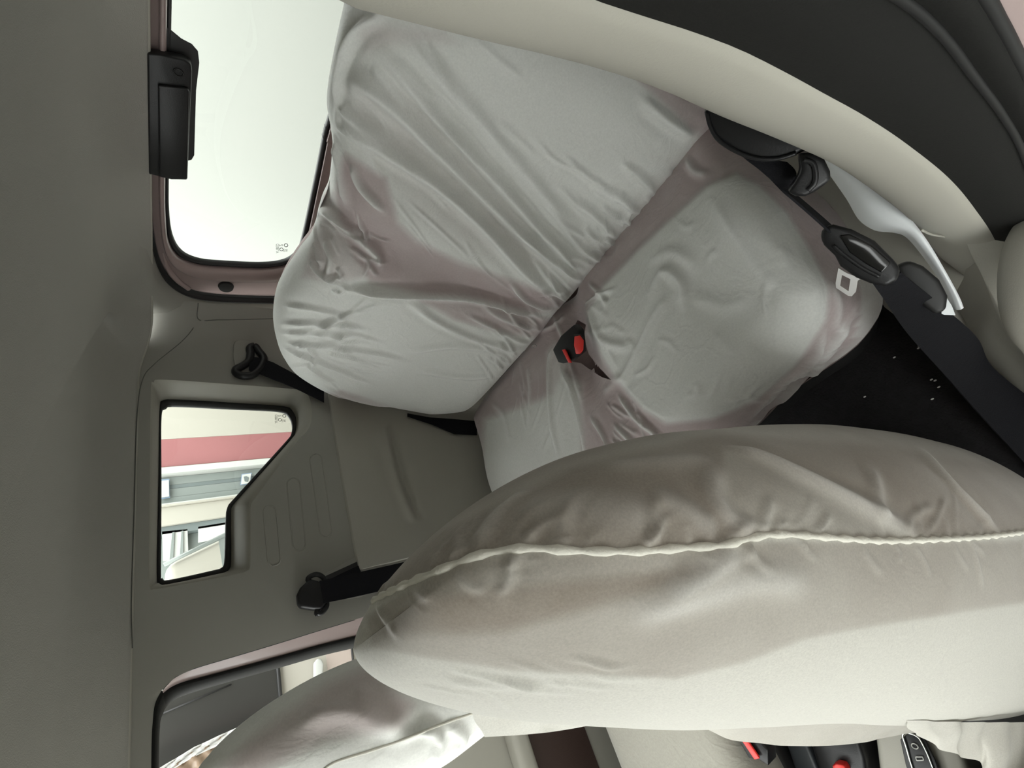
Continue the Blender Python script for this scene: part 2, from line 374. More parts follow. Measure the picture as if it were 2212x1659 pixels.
# ---- roof lining: rounded edge all round, curling down to the walls
def rrect(x0, x1, y0, y1, r, n=48):
    out = []
    for cx, cy, a0 in [(x1-r, y1-r, 0), (x0+r, y1-r, 90), (x0+r, y0+r, 180), (x1-r, y0+r, 270)]:
        for t in np.linspace(0, 90, n): a = math.radians(a0+t); out.append((cx+r*math.cos(a), cy+r*math.sin(a), math.cos(a), math.sin(a)))
    return np.array(out)
rr = rrect(-.622, .622, -.78, 1.085, .17); rr = resample(rr, 420, True)
rings = []
for ins, dz in [(-.004, .012), (-.003, .003), (.002, -.001), (.008, .001), (.014, .006), (.03, .020), (.05, .034), (.08, .050), (.115, .063), (.15, .071), (.165, .074)]:
    zed = 1.138-.026*sstep(rr[:, 1], .85, 1.03)
    rings.append(np.stack([rr[:, 0]-rr[:, 2]*ins, rr[:, 1]-rr[:, 3]*ins, zed+dz+(1.215-1.138-.074)*0], 1))
cen = np.array([0, .15, 0])
for t in (.06, .14, .25, .4, .6, .85, .97): rings.append(np.stack([rings[10][:, 0]*(1-t), (rings[10][:, 1]-.15)*(1-t)+.15, rings[10][:, 2]*(1-t)**2+1.228*(1-(1-t)**2)], 1))
lin = loft('ceiling', rings, M_LINER, None, caps=(False, True), label='pale grey fabric roof lining curving down to the walls', kind='structure')
lip = np.stack([rr[:, 0]-rr[:, 2]*.004, rr[:, 1]-rr[:, 3]*.004, 1.138-.026*sstep(rr[:, 1], .85, 1.03)+.004], 1)
tube('lining_edge', lip, .0055, M_CREAM, lin, seg=10, closed=True)
# seam lines of the far corner trim
SEAM = mat('seam_shadow', (.10, .10, .09), .8)
tube('trim_seam', smoothline([hit(q, 1, 1.045) for q in [(428, 655), (429, 690), (470, 691), (530, 690), (600, 688)]], 30), .0011, SEAM, wallR)
tube('trim_seam', smoothline([hit(q, 0, -.611) for q in [(424, 692), (415, 712), (390, 740), (335, 785), (308, 820), (296, 900), (290, 1100), (284, 1300), (286, 1400)]], 60), .0009, SEAM, wallR)

# ---- tailgate
def gate(q): return hitp(q, (0, 1.12, .95), (0, 1, .14))
def gy(z, d=0): return 1.12-.14*(z-.95)+d
G_IN = [(365, 380), (366, 470), (374, 520), (394, 552), (430, 568), (480, 573), (560, 576), (608, 571), (636, 556), (650, 532), (678, 405), (703, 280)]
G_OUT = [(357, 380), (358, 470), (365, 527), (388, 560), (428, 576), (480, 581), (562, 584), (614, 578), (644, 562), (659, 536), (688, 405), (713, 280)]
G_FR = [(322, 380), (326, 470), (336, 540), (352, 585), (375, 612), (405, 630), (440, 640), (500, 645), (590, 647)]
def sym(px, extra=None):
    P = [gate(q) for q in px]
    if extra: P += [np.array(e) for e in extra]
    P = np.array(P); cx = -.03
    L_ = P.copy(); L_[:, 0] = 2*cx-L_[:, 0]
    lp = np.vstack([P, L_[::-1]])
    return resample(smoothline(lp, 600, True), 260, True)
gin = sym(G_IN); gout = sym(G_OUT)
fro = sym(G_FR, [(-.585, gy(.7), .70), (-.585, gy(.4), .40), (-.56, gy(.3), .31), (-.4, gy(.28), .28)])
tail = thing('door_1', 'mauve painted tailgate frame around the rear window', 'tailgate', (0, 1.13, .3), kind='structure')
# match ring parameterisation by angle about the glass centre
def byangle(lp, c, n=300):
    ang = np.arctan2(lp[:, 2]-c[1], lp[:, 0]-c[0]); o_ = np.argsort(ang); a = ang[o_]; P = lp[o_]
    a = np.r_[a-2*math.pi, a, a+2*math.pi]; P = np.vstack([P, P, P]); t = np.linspace(-math.pi, math.pi, n, endpoint=False)
    return np.stack([np.interp(t, a, P[:, i]) for i in range(3)], 1)
gc = (-.03, .94); gi_ = byangle(gin, gc); go_ = byangle(gout, gc); fr_ = byangle(fro, gc)
e = lambda d: np.array([0, d, 0.])
def lerp(a, b, t): return a*(1-t)+b*t
loft('inner_frame', [go_+e(.012), go_+e(-.004), lerp(go_, fr_, .10)+e(-.010), lerp(go_, fr_, .30)+e(-.011), lerp(go_, fr_, .38)+e(-.004), lerp(go_, fr_, .45)+e(.002), lerp(go_, fr_, .85)+e(.004), lerp(go_, fr_, .97)+e(.012), fr_+e(.03)], M_BODY, tail)
sc = fr_.copy(); sc[:, 0] = (fr_[:, 0]+.03)*1.022-.03; sc[:, 2] = (fr_[:, 2]-.94)*1.022+.94
sc2 = fr_.copy(); sc2[:, 0] = (fr_[:, 0]+.03)*1.05-.03; sc2[:, 2] = (fr_[:, 2]-.94)*1.03+.94
loft('weatherstrip', [fr_*.995+e(.028), lerp(fr_, sc, .3)+e(.010), lerp(fr_, sc, .6)+e(.014), lerp(fr_, sc, .8)+e(-.004), sc+e(-.006), sc+e(.02)], M_BLACK, tail)
def scl(k, d): 
    r_ = sc.copy(); r_[:, 0] = (sc[:, 0]+.03)*k-.03; r_[:, 2] = (sc[:, 2]-.94)*k+.94; return r_+e(d)
loft('opening_trim', [sc*1.0+e(.004), scl(1.01, -.012), scl(1.04, -.030), scl(1.10, -.045), scl(1.25, -.05)], M_TRIM, thing('trim_3', 'grey trim ring around the tailgate opening', 'trim', (0, 1.08, .3), kind='structure'))
# pressed rib in the frame's lower corner and the plug
tube('pressed_rib', smoothline([gate(q)+e(.004) for q in [(352, 548), (362, 580), (382, 606), (408, 626)]], 20), np.r_[np.linspace(.002, .008, 10), np.linspace(.008, .002, 50)][:len(smoothline([gate(q) for q in [(352, 548), (362, 580), (382, 606), (408, 626)]], 20))], M_BODY, tail)
pc = gate((488, 617))+e(-.006)
bm = bmesh.new(); bmesh.ops.create_cone(bm, cap_ends=True, segments=40, radius1=.0195, radius2=.0175, depth=.006)
bmesh.ops.rotate(bm, verts=bm.verts, matrix=Matrix.Rotation(math.radians(90), 3, 'X')); bmesh.ops.translate(bm, verts=bm.verts, vec=Vector(pc)); frombm('rubber_plug', bm, M_BLACK, tail, label='round black rubber plug')
win3 = thing('window_3', 'large rounded rear window in the tailgate, bright with daylight', 'window', (0, 1.14, .79), kind='structure')
loft('gasket', [go_+e(.010), lerp(go_, gi_, .5)+e(.004), gi_+e(.008), gi_+e(.02)], M_BLACK, win3)
bm = bmesh.new(); bm.faces.new([bm.verts.new(tuple(p)) for p in gi_+e(.016)]); frombm('pane', bm, M_GLASS, win3, smooth=False)
# black band + stop lamp housing on the top of the window
band = [gate(q)+e(.010) for q in [(356, 60), (370, 70), (392, 88), (415, 100), (428, 115), (431, 140), (424, 200), (421, 300), (420, 340), (414, 350), (408, 351), (352, 360), (352, 60)]]
# glass maker's marks (small grey print)
def textmesh(name, txt, size, M4, mt, parent):
    c = bpy.data.curves.new(name, 'FONT'); c.body = txt; c.size = size; c.align_x = 'CENTER'; c.align_y = 'CENTER'; c.extrude = 0
    t = bpy.data.objects.new(name, c); COL.objects.link(t); bpy.context.view_layer.update()
    me = bpy.data.meshes.new_from_object(t.evaluated_get(bpy.context.evaluated_depsgraph_get())); bpy.data.objects.remove(t)
    me.transform(M4); me.materials.clear(); me.materials.append(mt); return put(bpy.data.objects.new(name, me), parent)
def frame4(o, x, y):
    x = Vector(x).normalized(); y = Vector(y); z = x.cross(y).normalized(); y = z.cross(x); M4 = Matrix.Identity(4)
    for i in range(3): M4[i][0] = x[i]; M4[i][1] = y[i]; M4[i][2] = z[i]; M4[i][3] = o[i]
    return M4
def ring_mark(name, c, x, y, r, mt, parent):
    x = np.array(Vector(x).normalized()); y = np.array(Vector(y).normalized())
    tube(name, [np.array(c)+r*(math.cos(t)*x+math.sin(t)*y*.85) for t in np.linspace(0, 2*math.pi, 20, endpoint=False)], r*.16, mt, parent, seg=4, closed=True)
def marks(parent, fn, px, k):
    # px: image anchor of the word; lines run along image -y (to the right when upright)
    rt = fn((px[0], px[1]-10))-fn(px); dn = fn((px[0]+10, px[1]))-fn(px); u = np.linalg.norm(rt)/10
    at = lambda dx, dy: fn((px[0]+dx*k, px[1]+dy*k))
    textmesh('glass_mark_word', 'YUBED', u*6.6*k, frame4(at(0, 0), rt, -dn), M_PRINT, parent)
    textmesh('glass_mark_sign', 'S', u*8*k, frame4(at(8, -7), rt, -dn), M_PRINT, parent)
    ring_mark('glass_mark_ring', at(8, 2), rt, dn, u*3.2*k, M_PRINT, parent)
    ring_mark('glass_mark_ring', at(18, -7), rt, dn, u*3.4*k, M_PRINT, parent)
    textmesh('glass_mark_code', 'E002', u*3.6*k, frame4(at(14, 4), rt, -dn), M_PRINT, parent)
    textmesh('glass_mark_code', '43R', u*3.6*k, frame4(at(18, 4), rt, -dn), M_PRINT, parent)
    textmesh('glass_mark_code', 'AS2', u*3.6*k, frame4(at(20, 4), rt, -dn), M_PRINT, parent)
marks(win3, lambda q: gate(q)+e(.012), (601, 543), 1.0)
marks(win1, lambda q: hit(q, 0, -.707), (597, 905), .95)

slamp = thing('stop_lamp_housing', 'black boxy high stop lamp cover at the top of the rear window', 'lamp', tuple(gate((380, 230))))
slab('glass_band', band, (0, -1, 0), .003, M_BLACK, slamp, b=.001)
def off(P, d): return [p+e(-d) for p in P]
b0 = [gate(q) for q in [(318, 100), (345, 103), (398, 115), (412, 125), (414, 140), (409, 250), (404, 374), (372, 373), (328, 362), (322, 362)]]
hso = slab('housing', off(b0, .004), (0, -1, 0), .022, M_PLAST, slamp, b=.004)
b1 = [gate(q) for q in [(341, 164), (404, 172), (408, 180), (404, 368), (370, 368), (344, 362)]]
slab('cover_plate', off(b1, .024), (0, -1, 0), .010, M_PLAST, hso, b=.003)
ec = gate((385, 141))+e(-.0275); R_ = gate((391, 146))-gate((379, 138)); ring_mark('clip_recess', ec, R_, gate((391, 138))-gate((385, 146)), np.linalg.norm(R_)*.8, M_BLACK, hso)

# ---- far front door: painted reveal, seal, window, inner panel
door = thing('door_2', 'far front door with mauve frame edge, black seal and brown insert', 'door', (-.64, -.3, .1), kind='structure')
def dpl(q, x=-.645): return hit(q, 0, x)
DB = [(352, 1500), (370, 1486), (400, 1474), (440, 1464), (520, 1443), (610, 1418), (700, 1393), (766, 1377)]
DB2 = [(352, 1540), (358, 1525), (375, 1508), (405, 1495), (450, 1481), (525, 1460), (612, 1436), (700, 1411), (768, 1395)]
def ext(px, x, zs):
    P = smoothline([dpl(q, x) for q in px], 40); P = resample(P, 60); b_ = P[-1]
    return np.vstack([P, [[x, b_[1]+.0, z] for z in zs]])
dt = ext(DT, -.622, (.6, .3, 0.)); db = ext(DB, -.640, (.6, .3, 0.)); db2 = ext(DB2, -.655, (.6, .3, 0.))
dtx = dt+np.array([.002, .004, .0])
loft('door_frame', [dtx, dt, lerp(dt, db, .5), db, db+np.array([-.02, 0, 0])], M_BODY, door, closed=False)
loft('door_seal', [db+np.array([.004, .001, 0]), lerp(db, db2, .3)+np.array([.010, 0, 0]), lerp(db, db2, .75)+np.array([.008, 0, 0]), db2, db2+np.array([-.03, 0, 0])], M_SEAL, door, closed=False)
tube('frame_line', smoothline([dpl(q, -.621) for q in DT], 40), .0010, M_BLACK, door)
# header above the opening (keeps going forward)
hd = [(352, 1490), (338, 1520), (333, 1560), (331, 1600), (330, 1660), (329, 1760), (330, 1900), (334, 2300), (340, 3000)]
hd2 = [(358, 1525), (348, 1548), (345, 1575), (344, 1605), (343, 1660), (342, 1760), (343, 1900), (346, 2300), (350, 3000)]
A_ = smoothline([dpl(q, -.622) for q in hd], 60); B_ = smoothline([dpl(q, -.652) for q in hd2], 60)
loft('header_seal', [A_+np.array([0, 0, .002]), lerp(A_, B_, .3)+np.array([.012, 0, 0]), lerp(A_, B_, .8)+np.array([.010, 0, 0]), B_, B_+np.array([-.03, 0, 0])], M_SEAL, door, closed=False)
C_ = A_.copy(); C_[:, 2] = 1.16; C_[:, 0] = -.623
loft('header_trim', [C_, A_+np.array([-.001, 0, .002])], M_TRIM, door, closed=False)
# door inner panel
slab('inner_panel', [(-.63, -.95, .02), (-.63, .21, .02), (-.63, .21, .70), (-.63, -.95, .70)], (-1, 0, 0), .03, M_CREAM, door)
bevelbox('armrest', (-.607, -.42, .445), (.05, .80, .045), M_CREAM, door, b=.015)
slab('insert', [(-.629, -.9, .24), (-.629, .14, .24), (-.629, .14, .425), (-.629, -.9, .425)], (1, 0, 0), .003, M_BROWN, door)

# ---- near door pillar (left), built from its edge curves
IN_Y, OUT_Y = .225, .17
pin = [hit(q, 1, IN_Y) for q in [(560, -120), (680, -40), (760, 0), (960, 42), (1130, 78), (1300, 130), (1420, 178), (1530, 230), (1660, 283), (1780, 338), (1880, 405), (1960, 470), (2030, 555), (2085, 640), (2130, 740)]]
pout = [hit(q, 1, OUT_Y) for q in [(1000, -150), (1120, -80), (1200, -35), (1290, 2), (1400, 38), (1500, 70), (1600, 108), (1700, 158), (1780, 202), (1870, 252), (1960, 312), (2050, 385), (2105, 450), (2150, 520), (2180, 600)]]
ZG = np.linspace(1.17, .03, 90)
def byz(P, y, top=None):
    P = np.array(P); P = P[P[:, 2] > .02]; P = smoothline(P, 150); o_ = np.argsort(P[:, 2]); zs_, xs_ = P[o_, 2], P[o_, 0]
    if top is not None: zs_ = np.r_[zs_, 1.17]; xs_ = np.r_[xs_, top]
    return np.stack([np.interp(ZG, zs_, xs_), np.full(90, y), ZG], 1)
pin = byz(pin, IN_Y, .462); pout = byz(pout, OUT_Y, .512)
pil = thing('wall_pillar', 'near cream door pillar trim edged with a black door seal', 'pillar', (.56, .23, 0), kind='structure')
pil.name = 'trim_1'
R = []
for t in np.linspace(0, 1, 12):
    bul = math.sin(math.pi*t)**.8*.010
    R.append(lerp(pin, pout, t)+np.array([-bul*.9, -bul*.6, 0]))
R = [pin+np.array([.075, .07, 0]), pin+np.array([.02, .025, 0]), pin+np.array([.004, .008, 0])]+R+[pout+np.array([.004, .004, 0])]
loft('pillar_cover', R, M_CREAM, pil, closed=False)
seal_o = byz([hit(q, 1, .150) for q in [(1650, -200), (1760, -110), (1860, -50), (1960, 5), (2040, 80), (2100, 160), (2160, 240), (2205, 320), (2235, 420), (2250, 520)]], .150, .565)
body_o = byz([hit(q, 1, .140) for q in [(1850, -250), (1960, -160), (2060, -80), (2120, -20), (2155, 40), (2185, 95), (2230, 190), (2270, 300), (2300, 420), (2320, 520)]], .140, .580)
body_e = body_o+np.array([.08, -.02, 0])
R = [lerp(pout, seal_o, t)+np.array([0, -.004*math.sin(math.pi*t), 0]) for t in np.linspace(0, 1, 8)]
loft('door_seal', R, M_SEAL, pil, closed=False)
tube('seal_groove', seal_o+np.array([0, -.001, 0]), .0022, M_BLACK, pil)
loft('seal_lip', [lerp(seal_o, body_o, t)+np.array([0, -.005*math.sin(math.pi*t), 0]) for t in np.linspace(0, 1, 6)], M_SEAL, pil, closed=False)
tube('lip_groove', body_o, .0026, M_BLACK, pil)
loft('body_flange', [body_o, body_e, body_e+np.array([.05, .0, 0])], M_BODY, pil, closed=False)
# seam across the pillar and lower cover
tube('cover_joint', smoothline([hit(q, 1, .198) for q in [(1995, 478), (2020, 489), (2060, 493), (2108, 487)]], 16)+np.array([-.006, -.006, 0]), .0012, M_CREAM, pil)
# wheel-arch trim between pillar and rear cushion
slab('arch_trim', [hitd(q, (1900, 500), .98) for q in [(1560, 200), (1800, 280), (2030, 440), (2140, 620), (2160, 720), (2060, 760), (1930, 660), (1780, 440), (1600, 290)]], FW, .02, M_CREAM, pil)
# sill along the door opening
sill = thing('trim_2', 'pale grey sill trim below the near door pillar', 'sill', (.53, .0, 0), kind='structure')
P0 = resample(smoothline([hit(q, 2, z) for q, z in [((2055, 650), .14), ((2088, 700), .13), ((2100, 760), .10), ((2150, 815), .08), ((2220, 880), .07), ((2330, 1000), .06)]], 40), 40)
P1 = resample(smoothline([hit(q, 2, z) for q, z in [((2075, 500), .42), ((2125, 600), .36), ((2165, 680), .30), ((2195, 740), .26), ((2240, 800), .24), ((2350, 900), .22)]], 40), 40)
P2 = P1+np.array([.06, -.0, .02])
loft('sill_face', [P0+np.array([.0, 0, -.08]), P0, lerp(P0, P1, .33)+np.array([.010, 0, -.01]), lerp(P0, P1, .66)+np.array([.012, 0, -.012]), P1, P2], M_CREAM, sill, closed=False)
# rounded cream bulge close to the lens (base of the door opening)
bc = hitp((2365, 600), (.6, .12, .45), FW); bm = bmesh.new(); bmesh.ops.create_uvsphere(bm, u_segments=48, v_segments=32, radius=1)
ax = [(-UP)*.066, RIGHT*.085, FW*.05]
for v in bm.verts:
    c_ = [math.copysign(abs(t)**.85, t) for t in v.co]; v.co = Vector(bc+ax[0]*c_[0]+ax[1]*c_[1]+ax[2]*c_[2])
frombm('rounded_cover', bm, M_CREAM, sill, angle=180)

# ================================================================== REAR SEAT
def starmesh(poly2, c, nr, na, gamma=.75):
    """polar grid over a star-shaped outline: returns 2D points, radius fraction, faces"""
    ang = np.arctan2(poly2[:, 1]-c[1], poly2[:, 0]-c[0]); rad = np.hypot(poly2[:, 0]-c[0], poly2[:, 1]-c[1])
    o_ = np.argsort(ang); a = ang[o_]; r = rad[o_]; a = np.r_[a-2*math.pi, a, a+2*math.pi]; r = np.r_[r, r, r]
    t = np.linspace(-math.pi, math.pi, na, endpoint=False); R_ = np.interp(t, a, r)
    f = np.linspace(0, 1, nr)[1:]**gamma
    P = [np.array([c])]; fr = [0.]
    for k_ in f: P.append(np.stack([c[0]+np.cos(t)*R_*k_, c[1]+np.sin(t)*R_*k_], 1)); fr += [k_]*na
    P = np.vstack(P); F = []
    for j in range(na): F.append((0, 1+j, 1+(j+1) % na, 1+(j+1) % na))
    i0 = np.arange(nr-2)[:, None]*na; j = np.arange(na)[None]; j1 = (j+1) % na
    Q = np.stack([1+i0+j, 1+i0+na+j, 1+i0+na+j1, 1+i0+j1], -1).reshape(-1, 4)
    return P, np.array(fr), np.vstack([np.array(F), Q]), na
def clean(F): return [tuple(dict.fromkeys(map(int, f))) for f in F]
rear = thing('rear_bench', 'rear bench seat wrapped in a thin white dust cover', 'seat', (0, .5, 0))
# -- backrest: plane through the crease and the top edge
PB = np.array([0, .672, .28]); UB = np.array([0, .150, .585]); UB = UB/np.linalg.norm(UB); NB = np.cross(np.array([1., 0, 0]), UB)  # faces forward/up
def back(q, off_=0): 
    p = hitp(q, PB+NB*off_, NB)-PB; return np.array([p[0], p@UB])
B_OUT = [(800, -120), (762, -60), (745, 0), (718, 120), (700, 230), (708, 290), (713, 340), (703, 430), (684, 478), (668, 530), (640, 566), (603, 622), (588, 660), (583, 705), (590, 750), (606, 790), (640, 829), (720, 871), (800, 892), (870, 903), (930, 907), (985, 903), (1015, 893), (1060, 850), (1150, 752), (1200, 700), (1235, 655), (1280, 600), (1350, 520), (1420, 440), (1465, 385), (1540, 290), (1640, 170), (1700, 60), (1500, -60), (1200, -160), (960, -180)]
out2 = resample(smoothline([back(q, .02) for q in B_OUT], 700, True), 700, True)
out2 = np.stack([np.clip(out2[:, 0], -.602, .53), out2[:, 1]], 1)
P2d, fr, F, na = starmesh(out2, np.array([.02, .30]), 170, 640)
d_in = 1-fr
h = .085*(1-(1-np.clip(d_in/.30, 0, 1))**2.4)**(1/2.0)
xx, yy = P2d[:, 0], P2d[:, 1]
h = h*(1-.10*sstep(xx, .45, .55))
valley = np.exp(-((xx+.035-.10*(yy-.3))/.050)**2)*(.012+.022*sstep(yy, .1, .55))
h = h-valley+.012*np.exp(-((xx+.28)/.13)**2-((yy-.36)/.16)**2)+.006*noise2(xx, yy, 11, 16)*sstep(d_in, .02, .2)
V = PB+np.outer(xx, [1, 0, 0])+np.outer(yy, UB)+np.outer(h-.03, NB)
Ft = np.array(F); N = vnormals(V, Ft); N = np.where((N@NB)[:, None] < 0, -N, N)
BF = [([(803, 89), (929, 236), (1077, 397), (1203, 536), (1275, 599)], .010, .010),
      ([(748, 177), (803, 194), (895, 274), (1001, 380), (1127, 506), (1250, 608)], .011, .011),
      ([(731, 266), (811, 312), (938, 392), (1043, 485), (1140, 591), (1216, 658)], .012, .012),
      ([(874, 89), (960, 180), (1060, 290), (1180, 430), (1290, 560)], .006, .013),
      ([(731, 228), (769, 262), (849, 312)], .006, .007), ([(798, 143), (836, 181), (891, 245)], .005, .007),
      ([(760, 350), (781, 405), (832, 460)], .007, .007), ([(722, 300), (738, 370), (748, 445)], .006, .007),
      ([(689, 451), (727, 477), (803, 544), (824, 578)], .008, .008), ([(700, 520), (715, 560), (705, 600)], .006, .006),
      ([(670, 560), (690, 590), (740, 615)], .006, .006),
      ([(740, 622), (808, 629), (886, 636), (1017, 644), (1110, 666), (1195, 694)], .012, .008),
      ([(871, 644), (961, 704), (1054, 741), (1133, 756)], .006, .008),
      ([(599, 741), (699, 748), (812, 763), (886, 782)], .005, .006),
      ([(599, 745), (662, 771), (737, 801), (804, 831)], .006, .007), ([(606, 700), (699, 700), (793, 711)], .005, .006),
      ([(606, 720), (690, 722), (760, 728)], .004, .005), ([(612, 660), (690, 670), (760, 690)], .004, .006),
      ([(868, 763), (980, 748), (1085, 760)], .004, .010), ([(900, 800), (1000, 815), (1080, 810)], .004, .009),
      ([(1005, 680), (1060, 705), (1120, 735), (1165, 750)], .005, .006), ([(1040, 660), (1090, 690), (1170, 715)], .005, .006),
      ([(1270, 395), (1320, 425), (1360, 455), (1340, 490)], .004, .006), ([(1240, 430), (1300, 480), (1330, 520)], .005, .006),
      ([(1200, 470), (1260, 540), (1300, 560)], .005, .006), ([(1150, 560), (1200, 620), (1225, 645)], .005, .005),
      ([(1130, 500), (1210, 575), (1260, 605)], .005, .005), ([(1340, 350), (1390, 390), (1410, 420)], .004, .006),
      ([(1100, 610), (1140, 650), (1190, 670)], .006, .006), ([(1080, 640), (1110, 690), (1150, 720)], .004, .005),
      ([(727, 250), (733, 180), (745, 120), (775, 66), (830, 28)], .007, .006),
      ([(1380, 210), (1440, 260), (1500, 300)], .005, .008), ([(690, 830), (760, 860), (850, 880)], .004, .007),
      ([(620, 800), (660, 790), (700, 810)], .003, .005), ([(650, 740), (680, 770), (670, 800)], .003, .005)]
r2 = np.random.default_rng(7)
def pleat(p, ang, ln, amp, w, bend=.25):
    a1 = ang+r2.normal(0, bend); p = np.array(p, float)
    m1 = p+ln*.5*np.array([math.cos(ang), math.sin(ang)]); m2 = m1+ln*.5*np.array([math.cos(a1), math.sin(a1)])
    return ([tuple(p), tuple(m1), tuple(m2)], amp, w)
for i in range(26):                            # gathers fanning out of the far top corner
    a = math.radians(r2.uniform(-22, 42)); r0 = r2.uniform(15, 130)
    BF.append(pleat((592+r0*math.cos(a), 742+r0*math.sin(a)), a, r2.uniform(50, 170), r2.uniform(.0012, .0028), r2.uniform(.003, .005)))
for i in range(34):                            # long drag lines on the near backrest
    t = r2.uniform(0, 1); q = r2.uniform(-1, 1); p = (780+t*420+q*150, 110+t*430-q*140)
    BF.append(pleat(p, math.radians(r2.uniform(38, 58)), r2.uniform(70, 220), r2.uniform(.0010, .0026), r2.uniform(.003, .006), .12))
for i in range(44):                            # gathers along the hem at the crease
    t = r2.uniform(0, 1); p = (1030+t*440, 868-t*500); a = math.radians(225+r2.normal(0, 14))
    BF.append(pleat(p, a, r2.uniform(30, 100), r2.uniform(.0015, .0035), r2.uniform(.003, .0045)))
for i in range(18):                            # loose cloth between the backrests
    BF.append(pleat((r2.uniform(640, 800), r2.uniform(440, 640)), math.radians(r2.uniform(20, 100)), r2.uniform(30, 90), r2.uniform(.002, .004), r2.uniform(.003, .005), .5))
V = folds(V, clean(F), N, BF, 1.9); LB = folds.lift
pix = project(V)
def zone(poly, soft=14): return sstep(sdf(pix, poly), -soft, soft)
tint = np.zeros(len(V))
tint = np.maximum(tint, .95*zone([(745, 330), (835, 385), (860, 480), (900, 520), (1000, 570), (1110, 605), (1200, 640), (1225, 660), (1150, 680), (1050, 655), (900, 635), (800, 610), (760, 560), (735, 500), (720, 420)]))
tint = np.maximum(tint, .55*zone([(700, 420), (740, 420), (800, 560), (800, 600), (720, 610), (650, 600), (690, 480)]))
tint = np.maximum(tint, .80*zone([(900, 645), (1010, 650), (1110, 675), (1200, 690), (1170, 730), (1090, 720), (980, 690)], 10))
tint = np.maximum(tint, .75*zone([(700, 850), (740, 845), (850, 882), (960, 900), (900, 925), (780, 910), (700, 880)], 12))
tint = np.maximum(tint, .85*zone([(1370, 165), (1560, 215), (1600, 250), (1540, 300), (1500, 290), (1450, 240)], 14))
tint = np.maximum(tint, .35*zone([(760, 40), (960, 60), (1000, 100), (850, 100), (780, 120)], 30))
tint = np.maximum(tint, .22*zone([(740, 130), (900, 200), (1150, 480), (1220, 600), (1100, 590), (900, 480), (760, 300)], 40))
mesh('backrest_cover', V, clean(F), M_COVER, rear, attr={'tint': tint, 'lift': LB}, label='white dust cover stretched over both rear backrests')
# rear shell of the backrests
ring = out2[::4]; rb = lambda s_, o_: PB+np.outer(ring[:, 0]*s_, [1, 0, 0])+np.outer((ring[:, 1]-.3)*s_+.3, UB)+np.outer(np.full(len(ring), o_), NB)
loft('backrest_shell', [rb(.995, -.028), rb(.99, -.06), rb(.95, -.09)], M_UPH, rear, caps=(False, True))
# -- cushion
cpl = [(-.575, .70), (-.575, .50), (-.57, .33), (-.555, .235), (-.52, .195), (-.40, .185), (-.10, .18), (.10, .175)]
cpl += [tuple(hit(q, 2, .22)[:2]) for q in [(1630, 920), (1700, 850), (1830, 760), (1885, 700), (1905, 650), (1890, 600), (1850, 535)]]
cpl += [(.487, .40), (.487, .55), (.48, .70), (.2, .715), (-.2, .715)]
co = resample(smoothline(cpl, 700, True), 700, True)
P2d, fr, F, na = starmesh(co, np.array([-.02, .44]), 170, 640)
d_in = 1-fr; xx, yy = P2d[:, 0], P2d[:, 1]
sd = sdf(P2d, co)
prof_ = (1-(1-np.clip(sd/.085, 0, 1))**2.2)**(1/2.2)
z = .215+.150*prof_-.055*sstep(yy, .40, .68)
z -= .045*np.exp(-((xx+.01)/.055)**2)*sstep(yy, .26, .50)
z -= .020*sstep(-xx, .02, .15)
z += .004*noise2(xx, yy, 5, 22)*prof_
V = np.stack([xx, yy, z], 1)
pix = project(V)
INS = [(1268, 672), (1300, 620), (1420, 500), (1530, 400), (1590, 375), (1640, 400), (1700, 460), (1750, 540), (1790, 620), (1785, 690), (1720, 790), (1640, 862), (1540, 905), (1440, 915), (1390, 885), (1330, 820), (1300, 770), (1275, 720)]
ins = sstep(sdf(pix, INS), -10, 16)
V[:, 2] += .014*ins*sstep(yy, .66, .58)
N = vnormals(V, np.array(F)); N = np.where(N[:, 2:3] < -.2, -N, N)
CF = [([(1334, 832), (1366, 779), (1415, 681), (1445, 640)], .006, .008), ([(1268, 668), (1300, 735), (1366, 752)], .005, .008),
      ([(1400, 650), (1432, 588), (1470, 612), (1480, 680)], .006, .010), ([(1410, 560), (1450, 545), (1500, 575)], .004, .010),
      ([(1530, 420), (1580, 500), (1640, 590), (1675, 620)], .004, .010), ([(1500, 640), (1560, 660), (1620, 650)], .003, .012),
      ([(1610, 915), (1694, 829), (1760, 775), (1783, 700)], .006, .006), ([(1670, 877), (1736, 820), (1807, 730), (1815, 690)], .008, .007),
      ([(1700, 860), (1790, 770), (1830, 700)], .006, .006), ([(1640, 905), (1700, 850), (1780, 780)], .006, .005),
      ([(1790, 600), (1812, 660), (1800, 720)], .004, .006), ([(1730, 340), (1770, 400), (1785, 440)], .004, .006),
      ([(1196, 746), (1187, 790), (1190, 898), (1209, 1007)], .008, .007), ([(1209, 790), (1234, 844), (1261, 952), (1265, 1000)], .007, .006),
      ([(1274, 898), (1301, 939), (1318, 980)], .006, .006), ([(1323, 915), (1361, 952), (1377, 974)], .007, .006),
      ([(1334, 850), (1375, 906), (1431, 950)], .007, .006), ([(1160, 720), (1200, 700), (1220, 680)], .004, .005),
      ([(1190, 670), (1216, 730), (1222, 745)], .006, .005), ([(1140, 790), (1145, 850), (1140, 930)], .004, .009),
      ([(1270, 610), (1300, 640), (1310, 660)], .006, .005), ([(1262, 665), (1290, 640), (1330, 625)], .006, .005),
      ([(1480, 340), (1500, 370), (1530, 380)], .005, .006), ([(1060, 870), (1090, 900), (1100, 960)], .003, .008)]
for i in range(30):
    CF.append(pleat((r2.uniform(1300, 1700), r2.uniform(480, 880)), r2.uniform(0, 6.28), r2.uniform(30, 90), r2.uniform(.001, .0025), r2.uniform(.004, .008), .7))
